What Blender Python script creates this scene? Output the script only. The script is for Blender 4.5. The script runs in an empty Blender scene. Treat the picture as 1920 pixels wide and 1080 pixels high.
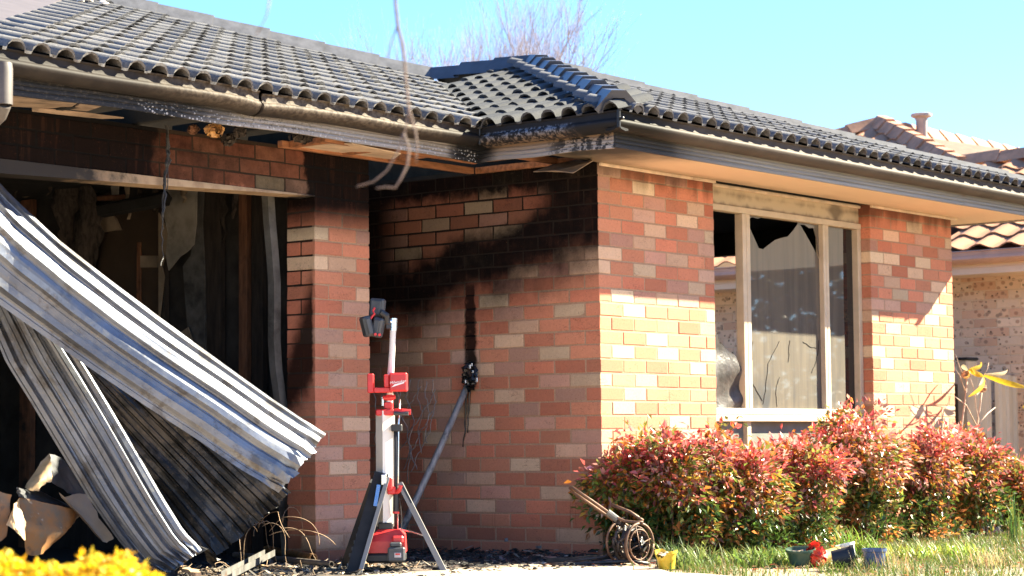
import bpy, math, random
from mathutils import Vector, Matrix

RND = random.Random(11)
SC = bpy.context.scene
COL = SC.collection
rad = math.radians

# ------------------------------------------------------------------ camera
cd = bpy.data.cameras.new("camera")
cam = bpy.data.objects.new("camera", cd)
COL.objects.link(cam)
cd.sensor_width = 36.0
cd.lens = 4080.87 / 1920.0 * 36.0
cd.clip_start = 0.1
cd.clip_end = 2000.0
_r = Vector((0.62844618, -0.77779959, -0.00912107))
_u = Vector((-0.04884735, -0.05116504, 0.9974949))
_d = Vector((0.77631781, 0.62642632, 0.07014792))
cam.matrix_world = Matrix(((_r.x, _u.x, -_d.x, -10.59726), (_r.y, _u.y, -_d.y, -7.86660),
                           (_r.z, _u.z, -_d.z, 0.70343), (0, 0, 0, 1)))
cd.dof.use_dof = True
cd.dof.focus_distance = 12.6
cd.dof.aperture_fstop = 4.0
SC.camera = cam

# ------------------------------------------------------------------ world, sun, exposure
SUN_DIR = Vector((1.17, -0.655, 0.917)).normalized()
SUN_EL = math.asin(SUN_DIR.z)
SUN_AZ = math.atan2(SUN_DIR.x, SUN_DIR.y)
world = bpy.data.worlds.new("World")
SC.world = world
world.use_nodes = True
wn = world.node_tree
sky = wn.nodes.new("ShaderNodeTexSky")
sky.sky_type = 'NISHITA'
sky.sun_disc = False
sky.sun_elevation = SUN_EL
sky.sun_rotation = SUN_AZ
sky.air_density = 1.0
sky.dust_density = 0.0
sky.ozone_density = 10.0
bg = wn.nodes["Background"]
bg.inputs["Strength"].default_value = 0.05
wn.links.new(sky.outputs[0], bg.inputs[0])
sl = bpy.data.lights.new("sun", 'SUN')
sl.energy = 4.3
sl.angle = rad(0.53)
sl.color = (1.0, 0.91, 0.68)
so = bpy.data.objects.new("sun", sl)
so.rotation_euler = SUN_DIR.to_track_quat('Z', 'Y').to_euler()
COL.objects.link(so)
SC.view_settings.view_transform = 'Standard'
SC.view_settings.look = 'None'
SC.view_settings.gamma = 1.0
SC.view_settings.exposure = 2.95
SC.view_settings.use_curve_mapping = False
SC.render.engine = 'CYCLES'
SC.cycles.max_bounces = 8
SC.cycles.diffuse_bounces = 4
SC.cycles.transparent_max_bounces = 16
SC.cycles.sample_clamp_indirect = 6.0


# ------------------------------------------------------------------ mesh helpers
def V(*a):
    return Vector(a[0]) if len(a) == 1 else Vector(a)


class MB:
    """collects geometry, build() links it as one mesh object"""

    def __init__(s):
        s.v, s.f, s.c = [], [], []
        s.col = None

    def add(s, vs, fs):
        b = len(s.v)
        s.v.extend(tuple(p) for p in vs)
        for f in fs:
            s.f.append(tuple(b + i for i in f))
            s.c.append(s.col)
        return s

    def obox(s, c, ax, ay, az):
        c, ax, ay, az = V(c), V(ax), V(ay), V(az)
        vs = [c + ax * i + ay * j + az * k for k in (-1, 1) for j in (-1, 1) for i in (-1, 1)]
        return s.add(vs, [(0, 2, 3, 1), (4, 5, 7, 6), (0, 1, 5, 4), (2, 6, 7, 3), (0, 4, 6, 2), (1, 3, 7, 5)])

    def box(s, lo, hi):
        lo, hi = V(lo), V(hi)
        h = (hi - lo) / 2
        return s.obox((lo + hi) / 2, (h.x, 0, 0), (0, h.y, 0), (0, 0, h.z))

    def cbox(s, lo, hi, b=0.004):
        """chamfered box: 24 vertices, 44 triangles"""
        lo, hi = V(lo), V(hi)
        vs, ix = [], {}
        for k in (0, 1):
            for j in (0, 1):
                for i in (0, 1):
                    p = [(lo, hi)[i][0], (lo, hi)[j][1], (lo, hi)[k][2]]
                    g = [1 - 2 * i, 1 - 2 * j, 1 - 2 * k]
                    for a in range(3):
                        q = [p[n] + (0 if n == a else g[n] * b) for n in range(3)]
                        ix[(i, j, k, a)] = len(vs)
                        vs.append(q)
        fs = []
        for a in range(3):
            o = [n for n in range(3) if n != a]
            for e in (0, 1):
                q = []
                for (m, n) in ((0, 0), (1, 0), (1, 1), (0, 1)):
                    t = [0, 0, 0]
                    t[a], t[o[0]], t[o[1]] = e, m, n
                    q.append(ix[(t[0], t[1], t[2], a)])
                fs.append(tuple(q if (e ^ (a == 1)) else q[::-1]))
        for a in range(3):          # edges along axis a
            o = [n for n in range(3) if n != a]
            for m in (0, 1):
                for n in (0, 1):
                    q = []
                    for (e, face) in ((0, o[0]), (1, o[0]), (1, o[1]), (0, o[1])):
                        t = [0, 0, 0]
                        t[a], t[o[0]], t[o[1]] = e, m, n
                        q.append(ix[(t[0], t[1], t[2], face)])
                    fs.append(tuple(q))
        for k in (0, 1):
            for j in (0, 1):
                for i in (0, 1):
                    fs.append((ix[(i, j, k, 0)], ix[(i, j, k, 1)], ix[(i, j, k, 2)]))
        return s.add(vs, fs)

    def tube(s, pts, r, n=8, cap=True, squash=None):
        pts = [V(p) for p in pts]
        m = len(pts)
        rr = r if isinstance(r, (list, tuple)) else [r] * m
        t0 = (pts[1] - pts[0]).normalized()
        nrm = t0.orthogonal().normalized()
        vs = []
        for i, p in enumerate(pts):
            t = (pts[min(i + 1, m - 1)] - pts[max(i - 1, 0)]).normalized()
            nrm = (nrm - t * nrm.dot(t))
            nrm = nrm.normalized() if nrm.length > 1e-6 else t.orthogonal().normalized()
            bn = t.cross(nrm)
            for k in range(n):
                a = 2 * math.pi * k / n
                vs.append(p + (nrm * math.cos(a) + bn * math.sin(a)) * rr[i])
        fs = [(i * n + k, i * n + (k + 1) % n, (i + 1) * n + (k + 1) % n, (i + 1) * n + k) for i in range(m - 1) for k in range(n)]
        if cap:
            fs += [tuple(range(n - 1, -1, -1)), tuple((m - 1) * n + k for k in range(n))]
        return s.add(vs, fs)

    def lathe(s, prof, n=24, o=(0, 0, 0), axis=(0, 0, 1), cap0=False, cap1=False):
        o, z = V(o), V(axis).normalized()
        x = z.orthogonal().normalized()
        y = z.cross(x)
        vs = [o + z * h + (x * math.cos(2 * math.pi * k / n) + y * math.sin(2 * math.pi * k / n)) * r for (r, h) in prof for k in range(n)]
        fs = [(i * n + k, i * n + (k + 1) % n, (i + 1) * n + (k + 1) % n, (i + 1) * n + k) for i in range(len(prof) - 1) for k in range(n)]
        if cap0:
            fs.append(tuple(range(n - 1, -1, -1)))
        if cap1:
            fs.append(tuple((len(prof) - 1) * n + k for k in range(n)))
        return s.add(vs, fs)

    def loft(s, rings, closed=False, cap=False):
        n = len(rings[0])
        vs = [p for r in rings for p in r]
        fs = []
        for i in range(len(rings) - 1):
            for k in range(n if closed else n - 1):
                a, b = i * n + k, i * n + (k + 1) % n
                fs.append((a, b, b + n, a + n))
        if cap and closed:
            fs += [tuple(range(n - 1, -1, -1)), tuple((len(rings) - 1) * n + k for k in range(n))]
        return s.add(vs, fs)

    def plate(s, pts, nrm):
        """polygon pts given thickness along vector nrm"""
        pts = [V(p) for p in pts]
        nrm = V(nrm)
        n = len(pts)
        fs = [tuple(range(n)), tuple(range(2 * n - 1, n - 1, -1))]
        fs += [(k, k + n, (k + 1) % n + n, (k + 1) % n) for k in range(n)]
        return s.add([p for p in pts] + [p + nrm for p in pts], fs)

    def quad(s, a, b, c, d):
        return s.add([a, b, c, d], [(0, 1, 2, 3)])

    def mesh(s, name, mat, smooth=False, auto=None):
        me = bpy.data.meshes.new(name)
        me.from_pydata(s.v, [], s.f)
        if any(c is not None for c in s.c):
            at = me.color_attributes.new("tone", 'FLOAT_COLOR', 'CORNER')
            buf = []
            for f, c in zip(s.f, s.c):
                cc = c or (1, 1, 1)
                buf.extend((cc[0], cc[1], cc[2], 1.0) * len(f))
            at.data.foreach_set("color", buf)
        if mat:
            me.materials.append(mat)
        if smooth:
            me.polygons.foreach_set("use_smooth", [True] * len(me.polygons))
            if auto:
                me.set_sharp_from_angle(angle=rad(auto))
        me.update()
        return me

    def build(s, name, mat, parent=None, smooth=False, auto=None):
        return link(name, s.mesh(name, mat, smooth, auto), parent)


def link(name, me, parent=None):
    o = bpy.data.objects.new(name, me)
    COL.objects.link(o)
    if parent is not None:
        o.parent = parent
    return o


def tag(o, label=None, cat=None, group=None, kind=None):
    for k, v in (("label", label), ("category", cat), ("group", group), ("kind", kind)):
        if v:
            o[k] = v
    return o


def thing(name, label, cat, loc=(0, 0, 0), rot=0.0, group=None):
    o = bpy.data.objects.new(name, None)
    o.empty_display_size = 0.2
    o.location = loc
    o.rotation_euler = (0, 0, rot)
    COL.objects.link(o)
    return tag(o, label, cat, group)


def basis(x, y, z, o):
    return Matrix(((x.x, y.x, z.x, o.x), (x.y, y.y, z.y, o.y), (x.z, y.z, z.z, o.z), (0, 0, 0, 1)))


# ------------------------------------------------------------------ shader helpers
class E:
    """a socket one can do arithmetic with"""

    def __init__(s, nt, k):
        s.nt, s.k = nt, k

    def op(s, o, *b):
        n = s.nt.nodes.new("ShaderNodeMath")
        n.operation = o
        for i, q in enumerate((s,) + b):
            if isinstance(q, E):
                s.nt.links.new(q.k, n.inputs[i])
            else:
                n.inputs[i].default_value = q
        return E(s.nt, n.outputs[0])

    def __add__(s, b): return s.op('ADD', b)
    __radd__ = __add__
    def __mul__(s, b): return s.op('MULTIPLY', b)
    __rmul__ = __mul__
    def __sub__(s, b): return s.op('SUBTRACT', b)
    def __rsub__(s, b): return (s * -1.0) + b
    def mx(s, b): return s.op('MAXIMUM', b)
    def mn(s, b): return s.op('MINIMUM', b)
    def pw(s, b): return s.op('POWER', b)
    def ab(s): return s.op('ABSOLUTE')

    def step(s, lo, hi):
        """0 below lo, 1 above hi"""
        n = s.nt.nodes.new("ShaderNodeMapRange")
        n.interpolation_type = 'SMOOTHSTEP'
        flip = hi < lo
        if flip:
            lo, hi = hi, lo
        s.nt.links.new(s.k, n.inputs[0])
        n.inputs[1].default_value, n.inputs[2].default_value = lo, hi
        n.inputs[3].default_value, n.inputs[4].default_value = (1, 0) if flip else (0, 1)
        return E(s.nt, n.outputs[0])


class M:
    def __init__(s, name):
        s.m = bpy.data.materials.new(name)
        s.m.use_nodes = True
        s.nt = s.m.node_tree
        s.b = s.nt.nodes["Principled BSDF"]
        s._pos = s._obj = None

    def node(s, t, **kw):
        n = s.nt.nodes.new(t)
        for k, v in kw.items():
            setattr(n, k, v)
        return n

    def pos(s):
        if s._pos is None:
            g = s.node("ShaderNodeNewGeometry")
            x = s.node("ShaderNodeSeparateXYZ")
            s.nt.links.new(g.outputs["Position"], x.inputs[0])
            s._pos = g.outputs["Position"]
            s.x, s.y, s.z = (E(s.nt, x.outputs[i]) for i in range(3))
        return s.x, s.y, s.z

    def obj(s):
        if s._obj is None:
            s._obj = s.node("ShaderNodeTexCoord").outputs["Object"]
        return s._obj

    def noise(s, scale, detail=4, rough=0.55, stretch=None, vec=None, off=0.0):
        if vec is None:
            s.pos()
            vec = s._pos
        if stretch or off:
            mp = s.node("ShaderNodeMapping")
            s.nt.links.new(vec, mp.inputs[0])
            mp.inputs[1].default_value = (off, off * 1.7, off * .6)
            mp.inputs[3].default_value = stretch or (1, 1, 1)
            vec = mp.outputs[0]
        n = s.node("ShaderNodeTexNoise")
        n.inputs["Scale"].default_value = scale
        n.inputs["Detail"].default_value = detail
        n.inputs["Roughness"].default_value = rough
        s.nt.links.new(vec, n.inputs["Vector"])
        return E(s.nt, n.outputs[0])

    def voro(s, scale, stretch=None, feature='F1'):
        s.pos()
        vec = s._pos
        if stretch:
            mp = s.node("ShaderNodeMapping")
            s.nt.links.new(vec, mp.inputs[0])
            mp.inputs[3].default_value = stretch
            vec = mp.outputs[0]
        n = s.node("ShaderNodeTexVoronoi")
        n.feature = feature
        n.inputs["Scale"].default_value = scale
        s.nt.links.new(vec, n.inputs["Vector"])
        return E(s.nt, n.outputs[0])

    def mix(s, t, a, b, mode='MIX'):
        n = s.node("ShaderNodeMix", data_type='RGBA', blend_type=mode)
        for k, v in ((0, t), (6, a), (7, b)):
            if isinstance(v, E):
                s.nt.links.new(v.k, n.inputs[k])
            elif hasattr(v, "is_linked"):
                s.nt.links.new(v, n.inputs[k])
            else:
                n.inputs[k].default_value = v if k == 0 else (v[0], v[1], v[2], 1)
        return E(s.nt, n.outputs[2])

    def gray(s, e):
        n = s.node("ShaderNodeCombineColor")
        for i in range(3):
            s.nt.links.new(e.k, n.inputs[i])
        return E(s.nt, n.outputs[0])

    def objcol(s):
        return s.node("ShaderNodeObjectInfo").outputs["Color"]

    def attr(s, name="tone"):
        return s.node("ShaderNodeAttribute", attribute_name=name).outputs["Color"]

    def set(s, **kw):
        for k, v in kw.items():
            k = {"base": "Base Color", "rough": "Roughness", "metal": "Metallic", "spec": "Specular IOR Level", "coat": "Coat Weight",
                 "coat_rough": "Coat Roughness", "alpha": "Alpha", "trans": "Transmission Weight", "ior": "IOR", "sub": "Subsurface Weight"}[k]
            if isinstance(v, E):
                s.nt.links.new(v.k, s.b.inputs[k])
            elif hasattr(v, "is_linked"):
                s.nt.links.new(v, s.b.inputs[k])
            elif isinstance(v, (tuple, list)):
                s.b.inputs[k].default_value = (v[0], v[1], v[2], 1)
            else:
                s.b.inputs[k].default_value = v
        return s

    def bump(s, e, strength=0.5, dist=0.01):
        n = s.node("ShaderNodeBump")
        n.inputs["Strength"].default_value = strength
        n.inputs["Distance"].default_value = dist
        s.nt.links.new(e.k, n.inputs["Height"])
        s.nt.links.new(n.outputs[0], s.b.inputs["Normal"])
        return s


def simple(name, col, rough=0.6, metal=0.0, var=0.25, scale=12.0, bump=0.0, stretch=None, dirt=None, spec=None):
    m = M(name)
    n1 = m.noise(scale, 5, 0.6, stretch)
    k = 1.0 - var
    base = m.mix(n1.step(0.25, 0.75), tuple(c * k for c in col), tuple(min(c * (1 + var), 1) for c in col))
    if dirt:
        base = m.mix(m.noise(scale * .35, 5, .65, off=3.1).step(dirt[1], dirt[1] + .18), base, dirt[0])
    m.set(base=base, rough=rough, metal=metal)
    if spec is not None:
        m.set(spec=spec)
    if bump:
        m.bump(m.noise(scale * 4, 4), bump, 0.004)
    return m.m


# ------------------------------------------------------------------ masonry materials
SOOT = (0.0065, 0.0058, 0.0058)


def soot_side(m):
    x, y, z = m.pos()
    n1, n2 = m.noise(2.2, 5, .6), m.noise(9.0, 5, .65, off=2.0)
    zz = z + y * 0.25 + (n1 - 0.5) * 0.36 + (n2 - .5) * .12
    m0 = zz.step(1.56, 2.00)
    patch = (y + (n1 - .5) * .5).step(.30, .62) * y.step(1.85, 1.55) * (zz).step(2.17, 2.32) * (z + (n2 - .5) * .14).step(2.31, 2.21)
    drip = ((y - 1.03 + (n2 - .5) * .07) .ab()).step(.062, .030) * z.step(1.05, 1.22) * z.step(1.85, 1.68)
    haze = (y + (n1 - .5) * .5).step(1.25, 1.95) * z.step(.7, 1.5) * .75  # far end: soot and shadow together, painted into the wall colour
    side = y.step(.002, .010)
    sb = (m0 * side * (1.0 - patch * .36)).mx(drip * (n2.step(.2, .5) * .3 + .66)).mx(haze)
    sm = (m0 * side * 0.97).mx(drip).mx(haze)
    runs = m.noise(3.0, 3, .5, stretch=(1, 16, .6)).step(.63, .72) * z.step(.5, .1) * y.step(1.6, 1.0) * .35
    return (sb * (n2.step(.15, .6) * .03 + .965)).mx(runs), sm.mx(runs)


def soot_garage(m):
    x, y, z = m.pos()
    n1, n2 = m.noise(2.5, 5, .6), m.noise(11.0, 5, .65, off=1.0)
    j1, j2 = (n1 - .5) * .45, (n2 - .5) * .14
    # left half of the beam, patch that stayed clean, black pier head
    left = (x + j1 * .7 + j2).step(-2.35, -2.72)
    head = (x + j2 * 1.2 + (z - 2.15) * .12).step(-1.60, -1.48) * (z + j1 * .16 + j2 * .3).step(1.84, 2.12)
    face = (y + j2 * .3).step(1.012, 1.03)
    top = (z + j1 * .3).step(2.33, 2.41)
    reveal = face * (z + j2 * 1.5 + j1 * .7 + (y - 1.0) * 1.2).step(.95, 1.22) * (z + j2 + j1 * .4 + (y - 1.0) * 2.1).step(1.86, 1.55)
    low = (z + j1 * .8).step(.22, .05) * .45
    sb = ((z + j2).step(2.08, 2.16) * (n2 * .36 + .60 + (x + 1.7).step(.1, -.9) * .1)).mx(left).mx(head).mx(top * .85).mx(reveal * .93).mx(low).mx(m.noise(5, 4).step(.72, .9) * .3)
    sm = sb.mx((z + j2).step(2.06, 2.16) * .93).mx(face * z.step(1.05, 1.3) * .93)
    return sb * .992, sm


def soot_front(m):
    x, y, z = m.pos()
    n2 = m.noise(9.0, 5, .65, off=4.0)
    v = m.noise(7.0, 3, .5, stretch=(1, 1, .12))
    sb = (z + (v - .5) * .30).step(2.24, 2.38) * .62
    return sb, sb


def clean(m):
    x, y, z = m.pos()
    a = m.noise(3.0, 2).step(.9, 1.0) * .1
    return a, a


def brick_mat(name, soot, src):
    m = M(name)
    m.pos()
    tone = m.objcol() if src == 'obj' else m.attr()
    g1, g2 = m.noise(55, 4, .7), m.noise(240, 2, .6)
    shade = m.gray(g1 * .44 + g2 * .34 + .61)
    c = m.mix(1.0, tone, shade, 'MULTIPLY')
    pit = m.voro(75).step(.20, .09) * m.noise(21, 2, off=5).step(.42, .50)
    c = m.mix(pit * .65, c, (.05, .03, .025))
    cre = m.noise(16, 3, .5, stretch=(1, 1, 2.4), off=8)
    crease = (cre - .5).ab().step(.014, .003) * m.noise(6, 2, off=2).step(.55, .62)
    c = m.mix(crease * .45, c, (.09, .04, .03))
    sb, sm = soot(m)
    flake = m.noise(85, 4, .7, off=6).step(.57, .70) * m.noise(7, 3, off=9).step(.42, .60)
    run = m.noise(6, 3, .6, stretch=(5, 5, .35), off=4).step(.55, .68)
    sb = sb * (1.0 - flake * .07) * (1.0 - run * .022)
    x_, y_, z_ = m.pos()
    low = (z_ + m.noise(4, 4, off=12) * .22).step(.42, .12) * .42
    c = m.mix(low, c, (.13, .085, .06))
    wet = m.noise(2.1, 4, .6, off=15).step(.40, .66) * .18
    c = m.mix(wet, c, (.26, .15, .10))
    c = m.mix(sb, c, SOOT)
    m.set(base=c, rough=.9, spec=(1.0 - sb) * .25)
    m.bump(g1 * .5 + g2 * .4 - pit - crease * .8, .55, .005)
    return m.m


def mortar_mat(name, soot, col=(.42, .27, .175)):
    m = M(name)
    m.pos()
    g = m.noise(90, 4, .7)
    c = m.mix(g.step(.2, .8), tuple(v * .75 for v in col), tuple(v * 1.15 for v in col))
    sb, sm = soot(m)
    c = m.mix(sm, c, SOOT)
    m.set(base=c, rough=.95, spec=.08)
    m.bump(g, .5, .004)
    return m.m

# ================================================================== HOUSE: brickwork
house = thing("brick_house", "fire damaged single storey red brick house with dark tiled roof and sooty garage opening", "house")
CS, BH = 0.086, 0.076
TONE = {'r': (.560, .212, .122), 'p': (.630, .430, .280), 'm': (.520, .295, .210)}


def tone(ch, rnd=RND):
    c = TONE[ch]
    k = rnd.uniform(.76, 1.16)
    g = rnd.uniform(.90, 1.12)
    return (c[0] * k, c[1] * k * g, c[2] * k * g)


def rtone(rnd=RND):
    q = rnd.random()
    return 'p' if q < .15 else 'm' if q < .33 else 'r'


BR_SIDE, BR_GAR = brick_mat("brick_side", soot_side, 'obj'), brick_mat("brick_garage", soot_garage, 'obj')


def soot_rest(m):
    a, _ = soot_front(m)
    b, _ = soot_side(m)
    x, y, z = m.pos()
    g = y.step(.004, .012) * x.step(.12, .1)
    s = a * (1.0 - g) + b * g
    return s, s


BR_REST = brick_mat("brick_rest", soot_rest, 'attr')
MO_SIDE, MO_GAR, MO_FRONT = mortar_mat("mortar_side", soot_side), mortar_mat("mortar_garage", soot_garage), mortar_mat("mortar_front", soot_front)

_bm = {}


def brick_mesh(L, D, mat):
    v = RND.randrange(3)
    key = (round(L, 3), round(D, 3), mat.name, v)
    if key not in _bm:
        b = MB().cbox((0, 0, 0), (L, D, BH), .0032)
        rr = random.Random(hash(key[:2]) + v)
        b.v = [(p[0] + rr.uniform(-.0026, .0026), p[1] + rr.uniform(-.0014, .0014), p[2] + rr.uniform(-.0022, .0022)) for p in b.v]
        _bm[key] = b.mesh("brick", mat)
    return _bm[key]


rest = MB()


def put(wall, side, a, L, j, ch, D=.11, mat=None, plane=0.0, z0=0.0):
    """a brick whose face starts at distance a along the wall"""
    z = j * CS + z0
    dy = RND.uniform(-.0015, .0015)
    if side:
        loc, rot = V(plane + dy, a + L, z), -math.pi / 2
    else:
        loc, rot = V(a, plane + dy, z), 0.0
    rot += rad(RND.uniform(-.25, .25))
    if mat is None:
        b = MB().cbox((0, 0, 0), (L, D, BH), .0032)
        Mx = Matrix.Translation(loc) @ Matrix.Rotation(rot, 4, 'Z')
        rest.col = tone(ch)
        rest.add([Mx @ V(p) for p in b.v], b.f)
        return
    o = link("brick", brick_mesh(L, D, mat), wall)
    o.location, o.rotation_euler = loc, (0, 0, rot)
    t = tone(ch)
    o.color = (t[0], t[1], t[2], 1)


# ---- side wall of the front room (faces the porch)
w_side = MB().box((.0030, .0030, -.3), (.22, 2.6, 2.405)).build("brick_wall", MO_SIDE, house)
SIDE = {18: "rrrpr", 17: "mprmrm", 16: "rrprrmr", 15: "rrrprrpm", 14: "rpmrmrpm", 13: "rrrmprrr", 12: "pmrrrmm", 11: "rmrprrm",
        10: "rrmrpmr", 9: "rrmrpmr", 8: "mrrrmpr", 7: "pprrrmr", 6: "rrprrpr", 5: "prrrpmr", 4: "rprmrrr", 3: "rrrmprr", 2: "rrrrrmr",
        1: "rprrrmr", 0: "rrrrrrr", 20: "pmprrmr", 21: "rprrpmr", 25: "rrrrprr", 24: "rrrmrpr", 23: "rrrppr", 22: "rrrrmrp"}
FRONT = {17: "rprrrp", 16: "rrrrrm", 15: "rrprrr", 14: "rprmrp", 13: "rrrrpr", 12: "prprrr", 11: "rprrrr", 10: "rprrrr", 9: "rrrprr", 8: "rrrrmr",
         27: "mrrmrr", 26: "rrprrr", 25: "rrmrpr", 24: "prmrpr", 23: "rrprmp", 22: "rmprrm", 21: "prmprr", 20: "prprrm", 19: "rrrmpr", 18: "rpmpmr"}
for j in range(0, 28):
    s = SIDE.get(j, "")
    f = FRONT.get(j, "")
    gs = lambda n: s[n] if n < len(s) else rtone()
    gf = lambda n: f[n] if n < len(f) else rtone()
    if j % 2 == 0:
        put(w_side, True, 0.0, .23, j, gs(0), mat=BR_SIDE)            # stretcher on the side, header on the front
        a, n = .24, 1
        x, q = .12, 1
        lens = [.23, .23, .23, .23, .18]
    else:
        put(None, False, 0.0, .23, j, gf(0))
        a, n = .12, 1
        x, q = .24, 1
        lens = [.23, .23, .23, .185, .10]
    while a < 2.1:
        put(w_side, True, a, .23, j, gs(n), mat=BR_SIDE if a < 1.40 else None)
        a += .24
        n += 1
    for L in lens:
        put(None, False, x, L, j, gf(q))
        x += L + .01
        q += 1

# ---- front wall: left of the window, right of the window, below the sill
w_front = MB().box((.2205, .0030, -.3), (1.2575, .22, 2.405)).build("brick_wall", MO_FRONT, house)
MB().box((3.3085, .0030, -.3), (4.5525, .22, 2.405)).build("brick_wall", MO_FRONT, house)
MB().box((1.258, .03, -.3), (3.309, .22, .42)).build("brick_wall", MO_FRONT, house)
PIER = {26: "rrrprr", 25: "rprmrp", 24: "mrrmrm", 23: "pprprr", 22: "rprprr", 21: "rprrpr", 20: "rrprpr", 19: "mmrmmr", 18: "prrrmr",
        17: "rprrrr", 16: "rrrprr", 15: "prrrpp", 14: "rprrrr", 13: "rrrprp", 12: "rrprrm", 11: "mrrrrr", 10: "rprprp", 9: "rrrrpr"}
for j in range(0, 28):
    f = PIER.get(j, "")
    x = 3.305
    for q, L in enumerate([.186, .23, .23, .23, .23, .096] if j % 2 else [.10, .195, .23, .23, .23, .217]):
        put(None, False, x, L, j, f[q] if q < len(f) else rtone())
        x += L + .01

# ---- garage pier with its reveal, and the brick beam over the opening
PX, PY = -1.443, 1.0
w_pier = MB().box((PX + .0030, PY + .0030, -.3), (-.978, PY + .226, 2.15)).build("brick_wall", MO_GAR, house)
GP = {24: "rrr", 23: "rr", 22: "mrm", 21: "rr", 20: "mpr", 19: "rr", 18: "rrp", 17: "rm", 16: "rrr", 15: "mr", 14: "rpr", 13: "rr", 12: "rmr",
      11: "rr", 10: "mrr", 9: "rp", 8: "rrm", 7: "mr", 6: "rpr", 5: "rr", 4: "rrr", 3: "mr", 2: "rmr", 1: "pp", 0: "rr"}
for j in range(0, 25):
    f = GP[j]
    if j % 2 == 0:
        put(w_pier, True, PY, .23, j, 'p' if j in (22, 20) else 'r', mat=BR_GAR, plane=PX)
        put(w_pier, False, PX + .12, .23, j, f[1], mat=BR_GAR, plane=PY)
        put(w_pier, False, PX + .36, .11, j, f[2 % len(f)], mat=BR_GAR, plane=PY)
    else:
        put(w_pier, False, PX, .23, j, f[0], mat=BR_GAR, plane=PY)
        put(w_pier, True, PY + .12, .11, j, 'r', mat=BR_GAR, plane=PX)
        put(w_pier, False, PX + .24, .23, j, f[1], mat=BR_GAR, plane=PY)
w_beam = MB().box((-5.2, PY + .0030, 2.1515), (-.978, PY + .226, 2.42)).build("brick_wall", MO_GAR, house)
for j in (25, 26, 27):
    x = -.973
    first = .11 if j % 2 == 0 else .23
    k = 0
    while x > -5.0:
        L = first if k == 0 else .23
        x -= L
        put(w_beam, False, x, L, j, rtone() if x > -2.4 else 'r', mat=BR_GAR, plane=PY)
        x -= .01
        k += 1
rs = rest.build("brickwork", BR_REST, house)
rs["kind"] = "stuff"
LINT = M("lintel_paint")
lx, ly, lz = LINT.pos()
ln_ = LINT.noise(10, 5, .65)
LINT.set(base=LINT.mix((lx + (ln_ - .5) * 1.3).step(-2.7, -3.3).mx((lx + (ln_ - .5) * .3).step(-1.62, -1.5)) * .985, LINT.mix(ln_.step(.35, .7), (.46, .33, .21), (.30, .20, .125)), (.012, .009, .008)), rough=.75)
LINT = LINT.m
lt = MB()
rings = []
for (x, h) in ((-5.2, .115), (-3.72, .075), (-2.65, .045), (-2.0, .022), (-1.6, .010), (PX - .01, .006)):
    rings.append([(x, PY - .008, 2.150), (x, PY - .014, 2.150 - h), (x, PY + .11, 2.146 - h), (x, PY + .11, 2.150)])
lt.loft(rings, closed=True, cap=True).build("lintel", LINT, house)

# ---- plain walls that close the house (inside, porch end, far sides)
CHAR = simple("charred_wall", (.028, .024, .021), .95, var=.6, scale=5, bump=.5, dirt=((.055, .045, .038), .62))
CHARD = simple("charred_black", (.010, .0095, .009), .95, var=.5, scale=9, bump=.6)
for lo_, hi_ in (((-.977, 1.235, -.3), (-.75, 6.6, 2.4)), ((-.749, 2.35, -.3), (.0, 2.6, 2.4)), ((-7.0, 6.6, -.3), (-.95, 6.8, 2.5)), ((-7.2, 1.0, -.3), (-7.0, 6.8, 2.5)),
                 ((.24, 4.6, -.3), (4.55, 4.8, 2.6)), ((.10, .23, -.3), (.221, 4.6, 2.6))):
    MB().box(lo_, hi_).build("inner_wall", CHAR, house)
# right end wall of the front room with its window opening
rings = [[(x, y, z) for y, z in ((.23, -.3), (4.6, -.3), (4.6, 2.4), (.23, 2.4))] for x in (4.44, 4.555)]
rin = [[(x, y, z) for y, z in ((1.84, .35), (2.62, .35), (2.62, 2.215), (1.84, 2.215))] for x in (4.44, 4.555)]
b = MB()
b.add(rings[0] + rin[0] + rings[1] + rin[1], [q for k in range(4) for q in ((k, (k + 1) % 4, 4 + (k + 1) % 4, 4 + k), (8 + k, 12 + k, 12 + (k + 1) % 4, 8 + (k + 1) % 4),
                                              (k, 8 + k, 8 + (k + 1) % 4, (k + 1) % 4), (4 + k, 4 + (k + 1) % 4, 12 + (k + 1) % 4, 12 + k))])
b.build("inner_wall", CHAR, house)
MB().box((.0, .0, 2.405), (4.56, 4.8, 2.43)).build("ceiling", CHARD, house)
MB().box((-7.2, 1.23, 2.42), (-.75, 6.8, 2.45)).build("ceiling", CHARD, house)
MB().box((.22, .22, -.2), (4.44, 4.6, .30)).build("floor", CHARD, house)

# ================================================================== WINDOW
FRAME = simple("window_paint", (.54, .435, .30), .55, var=.12, scale=8, dirt=((.20, .14, .10), .63))


def glass_mat():
    m = M("sooty_glass")
    x, y, z = m.pos()
    st = m.noise(9.0, 4, .6, stretch=(1.6, 1, .10))
    n = m.noise(5.0, 5, .65)
    low = z.step(1.22, .92)
    c = m.mix(st.step(.35, .68), (.118, .098, .074), (.078, .066, .053))
    c = m.mix(low * (m.noise(6.0, 2, .4, stretch=(1, 1, .25), off=3).step(.52, .60)), c, (.045, .046, .05))
    c = m.mix(n.step(.60, .72) * .3, c, (.17, .155, .14))
    m.set(base=c, rough=.65, coat=1.0, coat_rough=.02, spec=.2)
    return m.m


GLASS = glass_mat()


def film_mat():
    m = M("melted_film")
    n = m.noise(14, 5, .6)
    c = m.mix(n.step(.3, .7), (.085, .075, .07), (.035, .033, .031))
    m.set(base=c, rough=.4, spec=.4)
    m.bump(n, .4, .02)
    return m.m


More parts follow.
